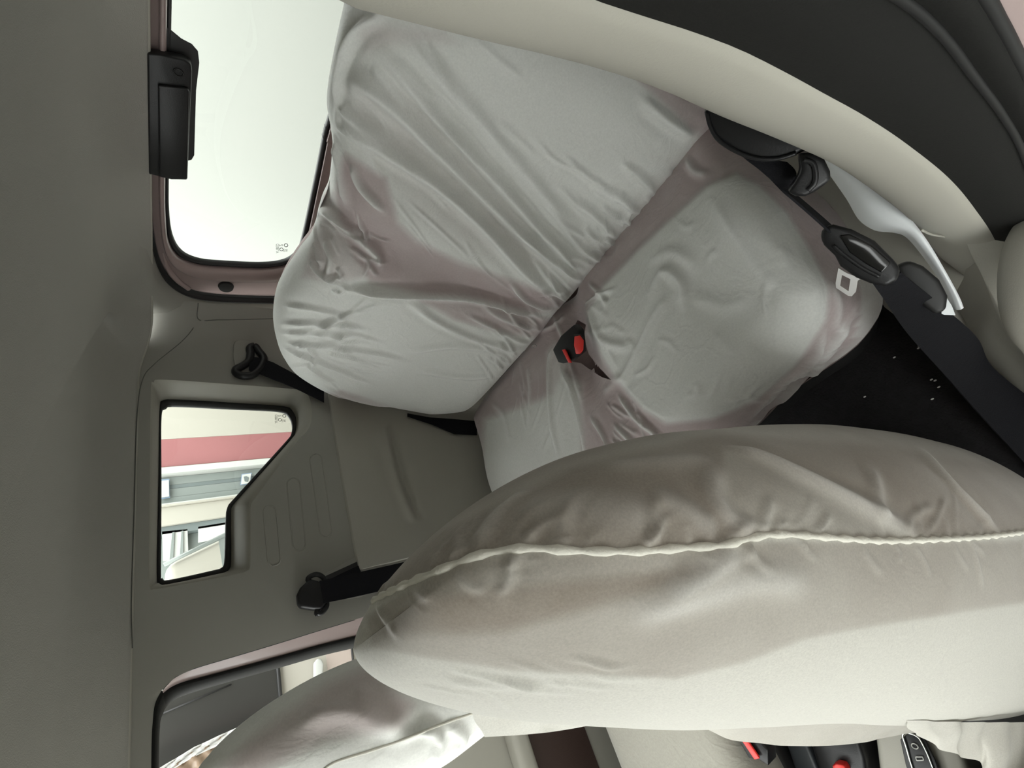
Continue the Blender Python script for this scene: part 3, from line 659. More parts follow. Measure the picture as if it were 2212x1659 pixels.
for i in range(16):
    CF.append(pleat((r2.uniform(1280, 1420), r2.uniform(860, 960)), math.radians(r2.uniform(30, 80)), r2.uniform(25, 70), r2.uniform(.0015, .003), r2.uniform(.003, .005)))
for i in range(14):
    t = r2.uniform(0, 1); CF.append(pleat((1640+t*190, 905-t*200), math.radians(-48+r2.normal(0, 8)), r2.uniform(50, 130), r2.uniform(.002, .004), r2.uniform(.003, .005), .1))
for i in range(12):
    CF.append(pleat((r2.uniform(1110, 1240), r2.uniform(740, 900)), math.radians(r2.uniform(75, 105)), r2.uniform(50, 120), r2.uniform(.001, .0025), r2.uniform(.003, .006), .1))
V = folds(V, clean(F), N, CF, 1.05); LB = folds.lift
pix = project(V)
tint = .95*(1-sstep(sdf(pix, INS), -9, 9))
RC = [(1045, 905), (1120, 880), (1195, 850), (1215, 800), (1255, 830), (1262, 1010), (1200, 1060), (1060, 1090), (1040, 990)]
tint *= 1-.93*sstep(sdf(pix, RC), -12, 14)
tint = np.where(sdf(pix, [(1830, 330), (1900, 500), (1925, 680), (1850, 780), (1730, 860), (1650, 925), (1620, 925), (1750, 835), (1840, 745), (1862, 660), (1845, 560)]) > 0, .38, tint)
tint *= 1-.55*sstep(sdf(pix, [(1180, 760), (1200, 740), (1225, 790), (1215, 870), (1185, 890)]), -8, 8)
# torn opening round the buckle
hole = sdf(pix, [(1266, 700), (1262, 730), (1272, 765), (1300, 798), (1322, 822), (1302, 816), (1278, 802), (1256, 785), (1236, 782), (1222, 760), (1230, 720), (1248, 690)]) > 0
Fc = [f for f in clean(F) if not all(hole[i] for i in f)]
mesh('cushion_cover', V, Fc, M_COVER, rear, attr={'tint': tint, 'lift': LB}, label='white dust cover over the rear cushion, torn at the buckle')
# upholstered cushion under the cover
P2u, fru, Fu, _ = starmesh(co*.975+np.array([-.0005, .011]), np.array([-.02, .44]), 40, 160)
sdu = sdf(P2u, co); pu = (1-(1-np.clip(sdu/.085, 0, 1))**2.2)**(1/2.2)
zu = .19+.150*pu-.055*sstep(P2u[:, 1], .40, .68)-.045*np.exp(-((P2u[:, 0]+.01)/.055)**2)*sstep(P2u[:, 1], .26, .50)-.020*sstep(-P2u[:, 0], .02, .15)
mesh('cushion', np.stack([P2u[:, 0], P2u[:, 1], zu], 1), clean(Fu), M_UPH, rear, label='mauve upholstery showing through the torn cover')
# seat riser down to the floor
ring = co[::6]; rl = lambda s_, z_: np.stack([(ring[:, 0]+.02)*s_-.02, (ring[:, 1]-.44)*s_+.44, np.full(len(ring), z_)], 1)
loft('seat_skirt', [rl(1.0, .216), rl(.985, .19), rl(.93, .175)], M_UPH, rear)
loft('seat_base', [rl(.93, .18), rl(.88, .0)], M_CARPET, rear)
# small stitched tags at the crease
for q in [(1489, 371), (1157, 737)]:
    p = hitp(q, (0, .66, .32), (0, -1, .6)); ring_mark('hem_eyelet', p+np.array([0, -.018, .014]), (1, 0, 0), (0, .3, 1), .006, M_STEEL, rear)

# ================================================================== BUCKLES
def buckle(parent, pc, ex, ey, L_, Wd, th):
    """ex: along buckle toward the button end, ey: across"""
    ex = Vector(ex).normalized(); ez = ex.cross(Vector(ey)).normalized(); ey = ez.cross(ex); M3 = Matrix((ex, ey, ez)).transposed()
    bevelbox('buckle_body', pc, (L_, Wd, th), M_PLAST, parent, b=.005, M=M3)
    bevelbox('release_button', Vector(pc)+ex*(L_*.5-.008)+ez*.0028, (.0165, Wd*.68, th*.8), M_RED, parent, b=.002, M=M3, label='red release button')
tb = thing('seat_belt_buckle', 'twin black belt buckles with red buttons in the rear seat gap', 'buckle', (0, .53, .33))
pb1 = hit((1243, 735), 2, .375); pb2 = hit((1222, 762), 2, .372)
ddn = lambda q1, q2, z_: hit(q2, 2, z_)-hit(q1, 2, z_)
K1 = [(1250, 697), (1264, 712), (1268, 758), (1246, 778), (1230, 770), (1222, 735)]
tbb = slab('buckle_body', [hit(q, 2, .355) for q in [(1252, 698), (1263, 711), (1269, 757), (1244, 778), (1228, 781), (1218, 779), (1206, 752), (1224, 722)]], (0, -.3, 1), .024, M_PLAST, tb, b=.004)
slab('release_button', [hit(q, 2, .384)+np.array([0, -.004, .0]) for q in [(1241, 723), (1252, 721), (1260, 732), (1259, 753), (1253, 761), (1244, 761), (1240, 742)]], (0, -.3, 1), .004, M_RED, tbb, b=.0012, label='red release button facing up')
slab('release_button', [hit(q, 2, .381)+np.array([0, -.004, .0]) for q in [(1214, 752), (1221, 751), (1232, 775), (1235, 780), (1228, 780)]], (0, -.3, 1), .004, M_RED, tbb, b=.0012, label='narrow red release button seen edge on')
tube('button_rim', [hit(q, 2, .3815)+np.array([0, -.004, .001]) for q in [(1239, 721), (1253, 719), (1262, 731), (1261, 755), (1254, 763), (1243, 763), (1238, 742)]], .0012, M_PLAST, tbb, closed=True)

# ================================================================== BELTS ON THE FAR WALL
rb_ = thing('rear_seat_belt', 'black rear seat belt leaving its guide beside the quarter window', 'seat belt', tuple(hit((540, 780), 0, -.617)))
bw = lambda q, x=-.6135: hit(q, 0, x)
slab('guide_plate', [bw(q, -.6165) for q in [(505, 745), (509, 738), (520, 736), (548, 738), (556, 760), (566, 790), (545, 812), (520, 812), (508, 795), (504, 770)]], (1, 0, 0), .003, M_TRIM, rb_, b=.0012)
gl = smoothline([bw(q, -.608) for q in [(540, 752), (550, 748), (560, 760), (570, 775), (562, 796), (545, 810), (525, 812), (511, 806), (510, 798), (525, 790), (537, 780), (541, 765)]], 60, True)
tube('guide_loop', gl, .0105, M_PLAST, rb_, seg=10, closed=True)
# strap: from the guide down behind the backrest
ribbon('webbing', [bw(q, x) for q, x in [((541, 770), -.604), ((560, 773), -.603), ((590, 783), -.598), ((650, 815), -.598), ((700, 840), -.60)]], [bw(q, x) for q, x in [((537, 800), -.604), ((556, 806), -.603), ((585, 818), -.598), ((640, 840), -.598), ((700, 870), -.60)]], .0015, M_BELT, rb_)
ribbon('webbing', [hit(q, 0, -.600) for q in [(880, 893), (930, 902), (975, 905), (1030, 910)]], [hit(q, 0, -.600) for q in [(880, 900), (930, 916), (982, 938), (1030, 940)]], .0015, M_BELT, rb_)

fb = thing('front_seat_belt', 'black front seat belt hanging from a loop on the far door pillar', 'seat belt', tuple(hit((680, 1280), 0, -.61)))
fw_ = lambda q, x: hit(q, 0, x)
slab('loop_cover', [fw_(q, -.612) for q in [(638, 1290), (645, 1275), (662, 1259), (672, 1257), (690, 1262), (700, 1285), (702, 1308), (690, 1322), (672, 1321), (645, 1317), (640, 1308)]], (1, 0, 0), .022, M_PLAST, fb, b=.006)
tube('loop_ring', smoothline([fw_(q, -.598) for q in [(665, 1252), (680, 1241), (695, 1245), (703, 1258), (704, 1290), (706, 1308), (697, 1322), (684, 1325), (690, 1300), (688, 1270)]], 60, True), .0055, M_PLAST, fb, seg=10, closed=True)
ribbon('webbing', [fw_(q, x) for q, x in [((690, 1255), -.590), ((740, 1244), -.586), ((830, 1224), -.575), ((900, 1208), -.56), ((1050, 1175), -.52)]], [fw_(q, x) for q, x in [((698, 1303), -.590), ((745, 1294), -.586), ((830, 1275), -.575), ((900, 1262), -.56), ((1050, 1230), -.52)]], .0015, M_BELT, fb)
ribbon('webbing_return', [fw_(q, x) for q, x in [((693, 1262), -.603), ((735, 1240), -.606), ((774, 1222), -.611)]], [fw_(q, x) for q, x in [((696, 1290), -.603), ((740, 1272), -.606), ((786, 1252), -.611)]], .0015, M_BELT, fb)

# ================================================================== FRONT SEATS
def superring(cx, cy, ax_, ay_, n, N_=420):
    t = np.linspace(0, 2*math.pi, N_, endpoint=False); c = np.cos(t); s = np.sin(t)
    return cx+ax_*np.sign(c)*np.abs(c)**(2/n), cy+ay_*np.sign(s)*np.abs(s)**(2/n)
def seatback(keys, ztop, z1, rows=260, cols=420, nexp=2.0):
    """keys: z, y_front, y_rear, x_min, x_max"""
    K = np.array(sorted(keys)); V = []
    zz = np.concatenate([np.linspace(K[0, 0], z1, int(rows*.7), endpoint=False), z1+(ztop-z1)*np.sin(np.linspace(0, math.pi/2, rows-int(rows*.7)))])
    zs = np.linspace(K[0, 0]-.1, ztop+.1, 200); ker = np.hanning(23); ker /= ker.sum()
    cols_ = [np.convolve(np.pad(np.interp(zs, K[:, 0], K[:, i]), 11, 'edge'), ker, 'valid') for i in range(1, 5)]
    for z in zz:
        yf, yr, x0, x1 = [np.interp(z, zs, c) for c in cols_]
        k = 1.0 if z <= z1 else max(1e-3, (1-((z-z1)/(ztop-z1))**2.6)**(1/2.6))
        a, b_ = superring((x0+x1)/2, (yf+yr)/2, (x1-x0)/2*(.35+.65*k), (yr-yf)/2*k, nexp, cols)
        V.append(np.stack([a, b_, np.full(cols, z)], 1))
    V = np.vstack(V); i0 = np.arange(rows-1)[:, None]*cols; j = np.arange(cols)[None]; j1 = (j+1) % cols
    F = np.stack([i0+j, i0+j1, i0+cols+j1, i0+cols+j], -1).reshape(-1, 4)
    return V, F, tuple((rows-1)*cols+np.arange(cols))
def onmesh(tr, pl, n=60, lift=0.0):
    out = []
    for q in smoothline(pl, n):
        h_ = tr.ray_cast(Vector(CAM), Vector(ray(q)))
        if h_[0] is not None: out.append(np.array(h_[0])-ray(q)*lift)
    return np.array(out)
# ---- driver's seat (near)
ds = thing('driver_seat', 'near front seat under a translucent off-white dust cover with a raised seam', 'seat', (.22, 0, 0))
KD = [(.18, -.318, .09, .008, .422), (.3, -.274, .109, .011, .422), (.45, -.22, .124, .018, .42), (.6, -.162, .129, .031, .415), (.75, -.109, .128, .048, .407), (.85, -.065, .118, .071, .396), (.93, -.036, .105, .095, .385), (1.0, -.012, .088, .123, .374), (1.05, .007, .073, .147, .362)]
V, F, cap = seatback(KD, .994, .819)
N = vnormals(V, F); N = N*np.sign((N*(V-V.mean(0))).sum())
V = V+N*(.004*noise2(V[:, 0]*1.3+V[:, 1], V[:, 2], 21, 18))[:, None]
DF = [([(1561, 966), (1640, 985), (1725, 1021), (1862, 1089), (1992, 1158)], .006, .007), ([(1550, 1000), (1540, 1060), (1580, 1120), (1640, 1150)], .004, .006),
      ([(1418, 1294), (1520, 1240), (1609, 1178)], .005, .008), ([(1020, 1190), (1080, 1110), (1150, 1055)], .004, .006), 
      ([(1400, 1060), (1480, 1100), (1560, 1150)], .003, .007), ([(1980, 960), (2060, 1050), (2160, 1150)], .005, .007), ([(1880, 1000), (1900, 1080), (1890, 1130)], .003, .006),
      ([(960, 1470), (1060, 1482), (1200, 1485)], .002, .006), ([(1340, 1330), (1480, 1300), (1640, 1250), (1760, 1265)], .004, .010),
      ([(1100, 1100), (1250, 1090), (1450, 1110)], .003, .012), ([(1300, 1010), (1420, 1000), (1540, 990)], .003, .008)]
SEAMPX = [(768, 1338), (800, 1304), (850, 1275), (950, 1232), (1020, 1204), (1080, 1190), (1150, 1184), (1260, 1190), (1380, 1190), (1480, 1183), (1560, 1178), (1620, 1162), (1680, 1154), (1780, 1160), (1900, 1168), (2000, 1166), (2120, 1160), (2212, 1150), (2330, 1140)]
for i in range(60):                            # puckers beside the gathered seam
    k = r2.integers(1, len(SEAMPX)-2); t = r2.uniform(0, 1); p = np.array(SEAMPX[k])*(1-t)+np.array(SEAMPX[k+1])*t
    sd_ = r2.choice([-1, 1], p=[.62, .38]); DF.append(pleat(p+np.array([0, sd_*6]), math.radians(sd_*r2.uniform(35, 100)), r2.uniform(25, 120), r2.uniform(.0006, .0022), r2.uniform(.0018, .0035), .4))
for i in range(16):
    DF.append(pleat((r2.uniform(820, 1250), r2.uniform(1130, 1200)), math.radians(r2.uniform(-70, -35)), r2.uniform(40, 120), r2.uniform(.0006, .0016), r2.uniform(.002, .004), .3))
for i in range(14):
    DF.append(pleat((r2.uniform(860, 1300), r2.uniform(1420, 1500)), math.radians(r2.uniform(0, 25)), r2.uniform(60, 160), r2.uniform(.0006, .0014), r2.uniform(.002, .004), .2))
V = folds(V, [tuple(f) for f in F], N, DF, .8); LB = folds.lift
tr = BVHTree.FromPolygons([tuple(v) for v in V], [tuple(map(int, f)) for f in F])
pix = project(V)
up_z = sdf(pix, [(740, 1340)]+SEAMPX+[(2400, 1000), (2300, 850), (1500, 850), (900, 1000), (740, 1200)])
tint = .80*sstep(up_z, -6, 14)  # brown back showing through, with the rear face's shade painted in
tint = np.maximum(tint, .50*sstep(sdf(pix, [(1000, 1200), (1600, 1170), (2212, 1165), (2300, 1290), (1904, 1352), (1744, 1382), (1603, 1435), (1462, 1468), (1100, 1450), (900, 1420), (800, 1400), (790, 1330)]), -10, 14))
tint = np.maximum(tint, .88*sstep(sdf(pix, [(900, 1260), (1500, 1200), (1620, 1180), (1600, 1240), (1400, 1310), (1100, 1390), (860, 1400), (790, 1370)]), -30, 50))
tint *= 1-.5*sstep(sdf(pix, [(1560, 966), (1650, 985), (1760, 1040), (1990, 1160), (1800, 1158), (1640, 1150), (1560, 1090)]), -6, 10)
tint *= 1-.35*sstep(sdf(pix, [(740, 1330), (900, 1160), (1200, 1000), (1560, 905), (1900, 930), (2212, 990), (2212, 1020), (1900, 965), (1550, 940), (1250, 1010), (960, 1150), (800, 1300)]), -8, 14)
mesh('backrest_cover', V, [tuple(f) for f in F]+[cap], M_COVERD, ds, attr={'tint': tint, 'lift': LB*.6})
sp = onmesh(tr, SEAMPX, 200); 
if len(sp) > 10:
    sp = resample(sp, 150); 
    w_ = .0022+.0007*np.sin(np.arange(150)*1.9)
    tube('cover_seam', sp, w_, M_PIPE, ds, label='raised gathered seam of the cover')
# cover flaps hanging past the front edge of the near seat
def flap(name, pxA, pxB, xA, xB, mt, parent, nr=24, nc=60, wav=.006, tintv=.1):
    A = resample(smoothline([hit(q, 0, xA) for q in pxA], 60), nc); B = resample(smoothline([hit(q, 0, xB) for q in pxB], 60), nc); V = []
    for i in range(nr):
        t = i/(nr-1); s_ = np.linspace(0, 1, nc)
        P = lerp(A, B, t)+np.outer(wav*np.sin(s_*17+t*4)*math.sin(math.pi*t)+wav*.7*np.sin(s_*41+2), [-.8, .2, .5]); V.append(P)
    V = np.vstack(V); F = [(i*nc+j, i*nc+j+1, (i+1)*nc+j+1, (i+1)*nc+j) for i in range(nr-1) for j in range(nc-1)]
    o = mesh(name, V, F, mt, parent, attr={'tint': np.full(len(V), tintv)})
    return o
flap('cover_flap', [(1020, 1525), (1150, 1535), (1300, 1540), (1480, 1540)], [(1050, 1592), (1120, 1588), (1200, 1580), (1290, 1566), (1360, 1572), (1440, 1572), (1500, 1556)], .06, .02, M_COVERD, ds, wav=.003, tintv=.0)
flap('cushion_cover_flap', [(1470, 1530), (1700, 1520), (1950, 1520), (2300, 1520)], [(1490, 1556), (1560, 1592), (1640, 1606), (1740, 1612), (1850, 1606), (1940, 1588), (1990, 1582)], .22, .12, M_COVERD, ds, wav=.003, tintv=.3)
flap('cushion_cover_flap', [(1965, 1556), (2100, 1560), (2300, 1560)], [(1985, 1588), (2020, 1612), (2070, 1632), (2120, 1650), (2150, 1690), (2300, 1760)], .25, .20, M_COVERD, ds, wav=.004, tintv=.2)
# near seat cushion (low, runs forward)
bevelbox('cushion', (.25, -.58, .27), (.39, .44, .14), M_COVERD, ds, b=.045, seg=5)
bevelbox('seat_base', (.28, -.44, .10), (.27, .5, .19), M_PLAST, ds, b=.03)

# ---- passenger seat (far)
ps = thing('passenger_seat', 'far front seat in a white dust cover, lit from the windscreen', 'seat', (-.28, 0, 0))
KP = [(.25, -.05, .06, -.50, -.12), (.45, -.06, .065, -.49, -.08), (.60, -.07, .07, -.485, -.065), (.70, -.09, .072, -.48, -.068), (.80, -.105, .07, -.47, -.078), (.90, -.09, .067, -.45, -.10), (1.0, -.05, .055, -.42, -.14), (1.08, -.01, .04, -.40, -.16)]
V, F, cap = seatback(KP, 1.06, .90, 200, 300, 2.3)
N = vnormals(V, F); N = N*np.sign((N*(V-V.mean(0))).sum())
V = V+N*(.006*noise2(V[:, 0]*1.3+V[:, 1], V[:, 2], 31, 20))[:, None]
PF = [([(640, 1560), (760, 1540), (860, 1590)], .007, .009), ([(760, 1480), (820, 1530), (865, 1580)], .006, .008), ([(860, 1600), (930, 1570), (960, 1600)], .005, .006), ([(900, 1560), (950, 1600), (940, 1640)], .005, .006), ([(960, 1560), (1000, 1590), (990, 1620)], .005, .006)]
V = folds(V, [tuple(f) for f in F], N, PF)
tr2 = BVHTree.FromPolygons([tuple(v) for v in V], [tuple(map(int, f)) for f in F]); pix = project(V)
tint = .75*sstep(sdf(pix, [(470, 1659), (560, 1570), (700, 1470), (800, 1430), (900, 1520), (870, 1575), (800, 1590), (700, 1605), (560, 1680), (470, 1700)]), -20, 30)
mesh('backrest_cover', V, [tuple(f) for f in F]+[cap], M_COVER, ps, attr={'tint': tint})
sp = onmesh(tr2, [(680, 1680), (720, 1648), (800, 1622), (870, 1598), (940, 1570), (1000, 1548), (1040, 1535)], 80)
if len(sp) > 5: tube('cover_seam', sp, .0016, M_PIPE, ps)
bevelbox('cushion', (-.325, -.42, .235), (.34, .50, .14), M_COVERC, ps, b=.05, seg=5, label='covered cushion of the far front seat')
bevelbox('seat_base', (-.32, -.36, .09), (.30, .5, .17), M_PLAST, ps, b=.03)

# ================================================================== CONSOLE, FRONT BUCKLE, SWITCHES
con = thing('centre_console', 'cream console between the front seats with a switch strip', 'console', (.02, -.35, 0))
slab('console_body', [hit(q, 2, .15) for q in [(1885, 1560), (2060, 1560), (2110, 1720), (1915, 1760), (1897, 1660)]], (0, 0, -1), .14, M_CREAM, con, b=.01)
sw = [hit(q, 2, .156) for q in [(1946, 1596), (1968, 1578), (1998, 1592), (2022, 1640), (2040, 1690), (1975, 1700), (1958, 1650)]]
swo = slab('switch_strip', sw, (0, 0, 1), .004, M_PLAST, con, b=.001)
tube('silver_edge', smoothline([hit(q, 2, .162) for q in [(1950, 1588), (1960, 1583), (1980, 1590), (1992, 1605), (2010, 1645), (2022, 1690), (1985, 1690), (1968, 1650), (1957, 1612)]], 60, True), .0016, M_SILVER, swo, closed=True)
c_ = hit((1976, 1612), 2, .162); ring_mark('lock_icon', c_, (1, 0, 0), (0, 1, 0), .0042, M_ICON, swo)
c2 = [hit(q, 2, .162) for q in [(1978, 1635), (1993, 1635), (1995, 1642), (1980, 1643)]]; tube('flap_icon', resample(c2, 24, True), .0007, M_ICON, swo, seg=4, closed=True)
hb = thing('parking_brake', 'black parking brake lever with a red release button', 'brake lever', tuple(hit((1800, 1640), 2, .15)))
lvo = slab('lever_body', [hit(q, 2, .17) for q in [(1745, 1590), (1850, 1590), (1868, 1640), (1880, 1720), (1790, 1740), (1765, 1660)]], (0, 0, -1), .10, M_PLAST, hb, b=.008)
slab('release_button', [hit(q, 2, .185) for q in [(1797, 1655), (1806, 1650), (1822, 1653), (1832, 1668), (1815, 1690)]], (0, 0, -1), .016, M_RED, lvo, b=.002)
slab('lever_shroud', [hit(q, 2, .15) for q in [(1690, 1585), (1735, 1590), (1765, 1660), (1790, 1740), (1745, 1740), (1712, 1650)]], (0, 0, -1), .12, mat('grey_plastic', (.045, .05, .055), .45), hb, b=.006)
fbk = thing('front_buckle', 'black front belt buckle with a slim red button beside the brake lever', 'buckle', tuple(hit((1620, 1620), 2, .28)))
fbo = slab('buckle_body', [hit(q, 2, .29) for q in [(1585, 1580), (1625, 1585), (1658, 1620), (1660, 1655), (1640, 1642), (1617, 1638)]], (0, 0, -1), .03, M_PLAST, fbk, b=.002)
slab('release_button', [hit(q, 2, .293) for q in [(1598, 1588), (1612, 1590), (1643, 1636), (1632, 1639)]], (0, 0, 1), .004, M_RED, fbo, b=.001)

# ================================================================== NEAR SEAT BELT
DC, TC = (1650, 320), (1860, 555); dT, tT = .46, .53
fd = lambda q, d=0.0: hitd(q, DC, dT+d)
ft = lambda q, d=0.0: hitd(q, TC, tT+d)
nb = thing('near_seat_belt', 'black driver belt with steel latch plate hanging beside the near pillar', 'seat belt', tuple(ft(TC)))
nD = tuple(ray(DC)); nT = tuple(ray(TC))
lco = slab('loop_cover', [fd(q) for q in [(1521, 228), (1521, 246), (1528, 270), (1545, 300), (1580, 322), (1605, 336), (1640, 347), (1680, 347), (1720, 335), (1745, 322), (1790, 335), (1820, 310), (1700, 230), (1600, 190)]], nD, .018, M_PLAST, nb, b=.004)
tube('cover_rim', smoothline([fd(q, -.001) for q in [(1526, 240), (1535, 275), (1555, 305), (1600, 332), (1640, 343), (1680, 343), (1720, 331)]], 40), .0016, M_PLAST, lco)
lfo = slab('loop_frame', [fd(q, -.004) for q in [(1725, 330), (1760, 330), (1782, 345), (1794, 370), (1795, 385), (1790, 395), (1760, 415), (1740, 425), (1718, 424), (1700, 414), (1715, 395), (1730, 370)]], nD, .022, M_PLAST, nb, b=.005)
tube('loop_slot_rim', smoothline([fd(q, -.006) for q in [(1735, 345), (1755, 352), (1762, 372), (1760, 395), (1745, 412)]], 30), .002, M_PLAST, lfo)
A = [hitd(q, DC, d) for q, d in [((1600, 335), dT+.02), ((1650, 375), dT+.02), ((1694, 415), dT+.02), ((1720, 437), .485), ((1760, 472), .505), ((1806, 514), tT-.002)]]
B = [hitd(q, DC, d) for q, d in [((1700, 350), dT+.024), ((1720, 375), dT+.026), ((1703, 408), dT+.05), ((1729, 430), .53), ((1770, 465), .55), ((1814, 504), tT+.04)]]
ribbon('webbing_upper', smoothline(A, 40), smoothline(B, 40), .0018, M_BELT, nb)
tgo = slab('tongue', [ft(q) for q in [(1771, 512), (1775, 498), (1786, 486), (1800, 484), (1840, 495), (1890, 520), (1930, 560), (1946, 580), (1940, 605), (1915, 620), (1880, 612), (1850, 600), (1815, 575), (1803, 552), (1780, 530)]], nT, .016, M_PLAST, nb, b=.004, label='glossy black plastic belt tongue')
slab('tongue_face', [ft(q, -.0015) for q in [(1812, 508), (1835, 505), (1885, 530), (1925, 568), (1905, 590), (1870, 570), (1835, 545)]], nT, .006, mat('gloss_black', (.008, .008, .008), .12), tgo, b=.0015)
tube('tongue_edge', smoothline([ft(q, -.001) for q in [(1800, 530), (1830, 556), (1865, 580), (1900, 598)]], 20), .0016, M_PLAST, tgo)
lo_ = [ft(q, .004) for q in [(1811, 579), (1829, 590), (1862, 602), (1853, 606), (1849, 630), (1840, 640), (1832, 639), (1806, 622), (1805, 612)]]
li = [ft(q, .004) for q in [(1819, 594), (1837, 603), (1833, 629), (1815, 617)]]
lt = plate_hole('latch_plate', lo_, [li], M_STEEL, tgo, label='steel latch plate with a square hole')
lt.data.polygons.foreach_set('use_smooth', [False]*len(lt.data.polygons)); lt.modifiers.new('thickness', 'SOLIDIFY').thickness = .0025
A = [ft((1880, 606), .012), ft((1905, 640), .03)]+[hit(q, 2, z_) for q, z_ in [((1960, 720), .42), ((2040, 810), .28), ((2120, 900), .16), ((2212, 1000), .06), ((2330, 1130), .03)]]
B = [ft((1946, 588), .012), ft((1975, 612), .03)]+[hit(q, 2, z_) for q, z_ in [((2040, 665), .42), ((2110, 730), .28), ((2145, 795), .17), ((2250, 880), .06), ((2400, 1000), .03)]]
ribbon('webbing_lower', smoothline(A, 60), smoothline(B, 60), .002, M_BELT, nb)
slab('belt_stop', [ft(q, .10) for q in [(1935, 575), (1965, 563), (1995, 575), (2030, 605), (2048, 640), (2044, 672), (2020, 680), (1960, 630)]], nT, .03, M_BLACK, nb, b=.008)

# ================================================================== WHITE STRIP BY THE PILLAR
fs = lambda q, d=0.0: hitd(q, (1930, 500), .66+d)
st = thing('film_strip', 'curled white protective film strip between the near pillar and rear cushion', 'film', tuple(fs((1930, 500))))
E0 = resample(smoothline([fs(q, .03) for q in [(1765, 335), (1790, 375), (1828, 430), (1855, 475), (1890, 498), (1930, 503), (1960, 515), (2005, 570), (2040, 625), (2056, 668)]], 80), 60)
E1 = resample(smoothline([fs(q) for q in [(1770, 318), (1815, 342), (1850, 365), (1900, 405), (1950, 452), (2000, 515), (2045, 590), (2072, 640), (2082, 665)]], 80), 60)
dn_ = np.array(ray((1930, 500)))
loft('film', [E0+dn_*.004, lerp(E0, E1, .3)-dn_*.012, lerp(E0, E1, .65)-dn_*.012, E1, E1+dn_*.03], M_WHITE, st, closed=False)
slab('film_corner', [fs(q, .01) for q in [(2036, 630), (2056, 660), (2064, 681), (2040, 680), (2034, 678)]], dn_, .002, M_WHITE, st, b=0)

# ---- lint specks on the carpet
lint = bmesh.new()
for q in [(1868, 857), (1932, 772), (2012, 820), (2020, 822), (2028, 836), (2014, 862), (1986, 747), (1984, 752)]:
    p = hit(q, 2, .012); bmesh.ops.create_icosphere(lint, subdivisions=1, radius=.0016, matrix=Matrix.Translation(Vector(p)) @ Matrix.Diagonal((1.8, 1, .6, 1)))
frombm('lint_specks', lint, M_ICON, floor)

# ================================================================== FRONT OF THE CABIN (out of view, closes the shell)
dash = thing('dashboard', 'dashboard below the windscreen at the front of the cabin', 'dashboard', (0, -1.1, 0))
prof = [(-.80, .35), (-.82, .62), (-.88, .72), (-1.0, .76), (-1.25, .72), (-1.3, .0), (-.95, .0), (-.9, .3)]
loft('dash_body', [np.array([[x, y, z] for y, z in prof]) for x in (-.62, -.3, 0, .3, .62)], M_TRIM, dash, caps=(True, True), smooth=False)

# ================================================================== OUTSIDE
E_GROUND = mat('outdoor_floor', (.30, .30, .28), .5)
bm = bmesh.new(); bmesh.ops.create_grid(bm, x_segments=1, y_segments=1, size=14); bmesh.ops.translate(bm, verts=bm.verts, vec=Vector((0, 0, -.32)))
gnd = frombm('floor_outside', bm, E_GROUND, None, smooth=False, label='pale floor the car is parked on', kind='structure')
def extmat(n, c, r=.7, **k): return mat(n, c, r, **k)
X_C = extmat('ext_cream', (.36, .345, .30)); X_RED = extmat('ext_red', (.27, .105, .108), var=.1, vscale=3); X_W = extmat('ext_white', (.46, .47, .45)); X_GL = extmat('ext_glass', (.21, .235, .225), .15, var=.25, vscale=2)
X_GL2 = extmat('ext_glass_dark', (.15, .175, .175), .15, var=.3, vscale=2); X_BW = extmat('ext_back_white', (.30, .307, .288)); X_PK = extmat('ext_pink', (.38, .32, .285))
bw_ = thing('wall_behind', 'plain white wall filling the rear window', 'wall', (0, 4.2, -.32), kind='structure')
slab('wall_face', [(-4, 4.2, -.32), (9, 4.2, -.32), (9, 4.2, 1.8), (-4, 4.2, 1.8)], (0, 1, 0), .2, X_BW, bw_, b=0)
fac = thing('showroom_front', 'shop front with a red stripe and glass doors seen through the quarter window', 'building', (-3.1, 1.5, -.32))
yb = lambda y: hit((420, y), 0, -3.0)[1]
def strip(name, ya, yb_, mt, x=-3.0, th=.1, z0=-.32, z1=2.1, **k):
    a, b_ = yb(ya), yb(yb_); return slab(name, [(x, a, z0), (x, b_, z0), (x, b_, z1), (x, a, z1)], (-1, 0, 0), th, mt, fac, b=.004, **k)
strip('wall_panel', 760, 945, X_C); strip('red_stripe', 945, 1003, X_RED); strip('wall_panel', 1003, 1008, X_C)
strip('door_frame', 1008, 1021, X_W, x=-2.97); strip('glass_pane', 1021, 1038, X_GL, x=-3.03); strip('glass_pane', 1038, 1046, X_GL2, x=-3.03)
strip('glass_pane', 1046, 1064, X_GL, x=-3.03); strip('glass_pane', 1064, 1083, X_GL, x=-3.03); strip('door_frame', 1083, 1087, X_W, x=-2.97); strip('door_frame', 1087, 1090, X_C, x=-2.96); strip('pillar_panel', 1090, 1128, X_C, x=-2.98)
strip('dark_frame', 1128, 1145, X_GL2, x=-3.0); strip('glass_pane', 1145, 1300, X_GL, x=-3.05); strip('dark_frame', 1300, 1700, X_GL2, x=-3.05)
def pxslab(name, px, x, mt, parent, th=.02, b=.002, **k): return slab(name, [hit(q, 0, x) for q in px], (-1, 0, 0), th, mt, parent, b=b, **k)
def notice(px, lab, pic):
    o = thing('window_notice', lab, 'poster', tuple(hit(px[0], 0, -2.99)))
    pxslab('border', px, -3.0, extmat('ext_blue', (.20, .27, .38)), o, .006, 0)
    c = np.mean(np.array(px), 0); pxslab('sheet', [c+(np.array(q)-c)*.86 for q in px], -2.992, X_W, o, .004, 0)
    if pic: pxslab('printed_shape', [(c[0]-5, c[1]-5), (c[0]-3, c[1]+5), (c[0]+4, c[1]+6), (c[0]+6, c[1]-3), (c[0]+1, c[1]-6)], -2.988, X_GL2, o, .002, 0)
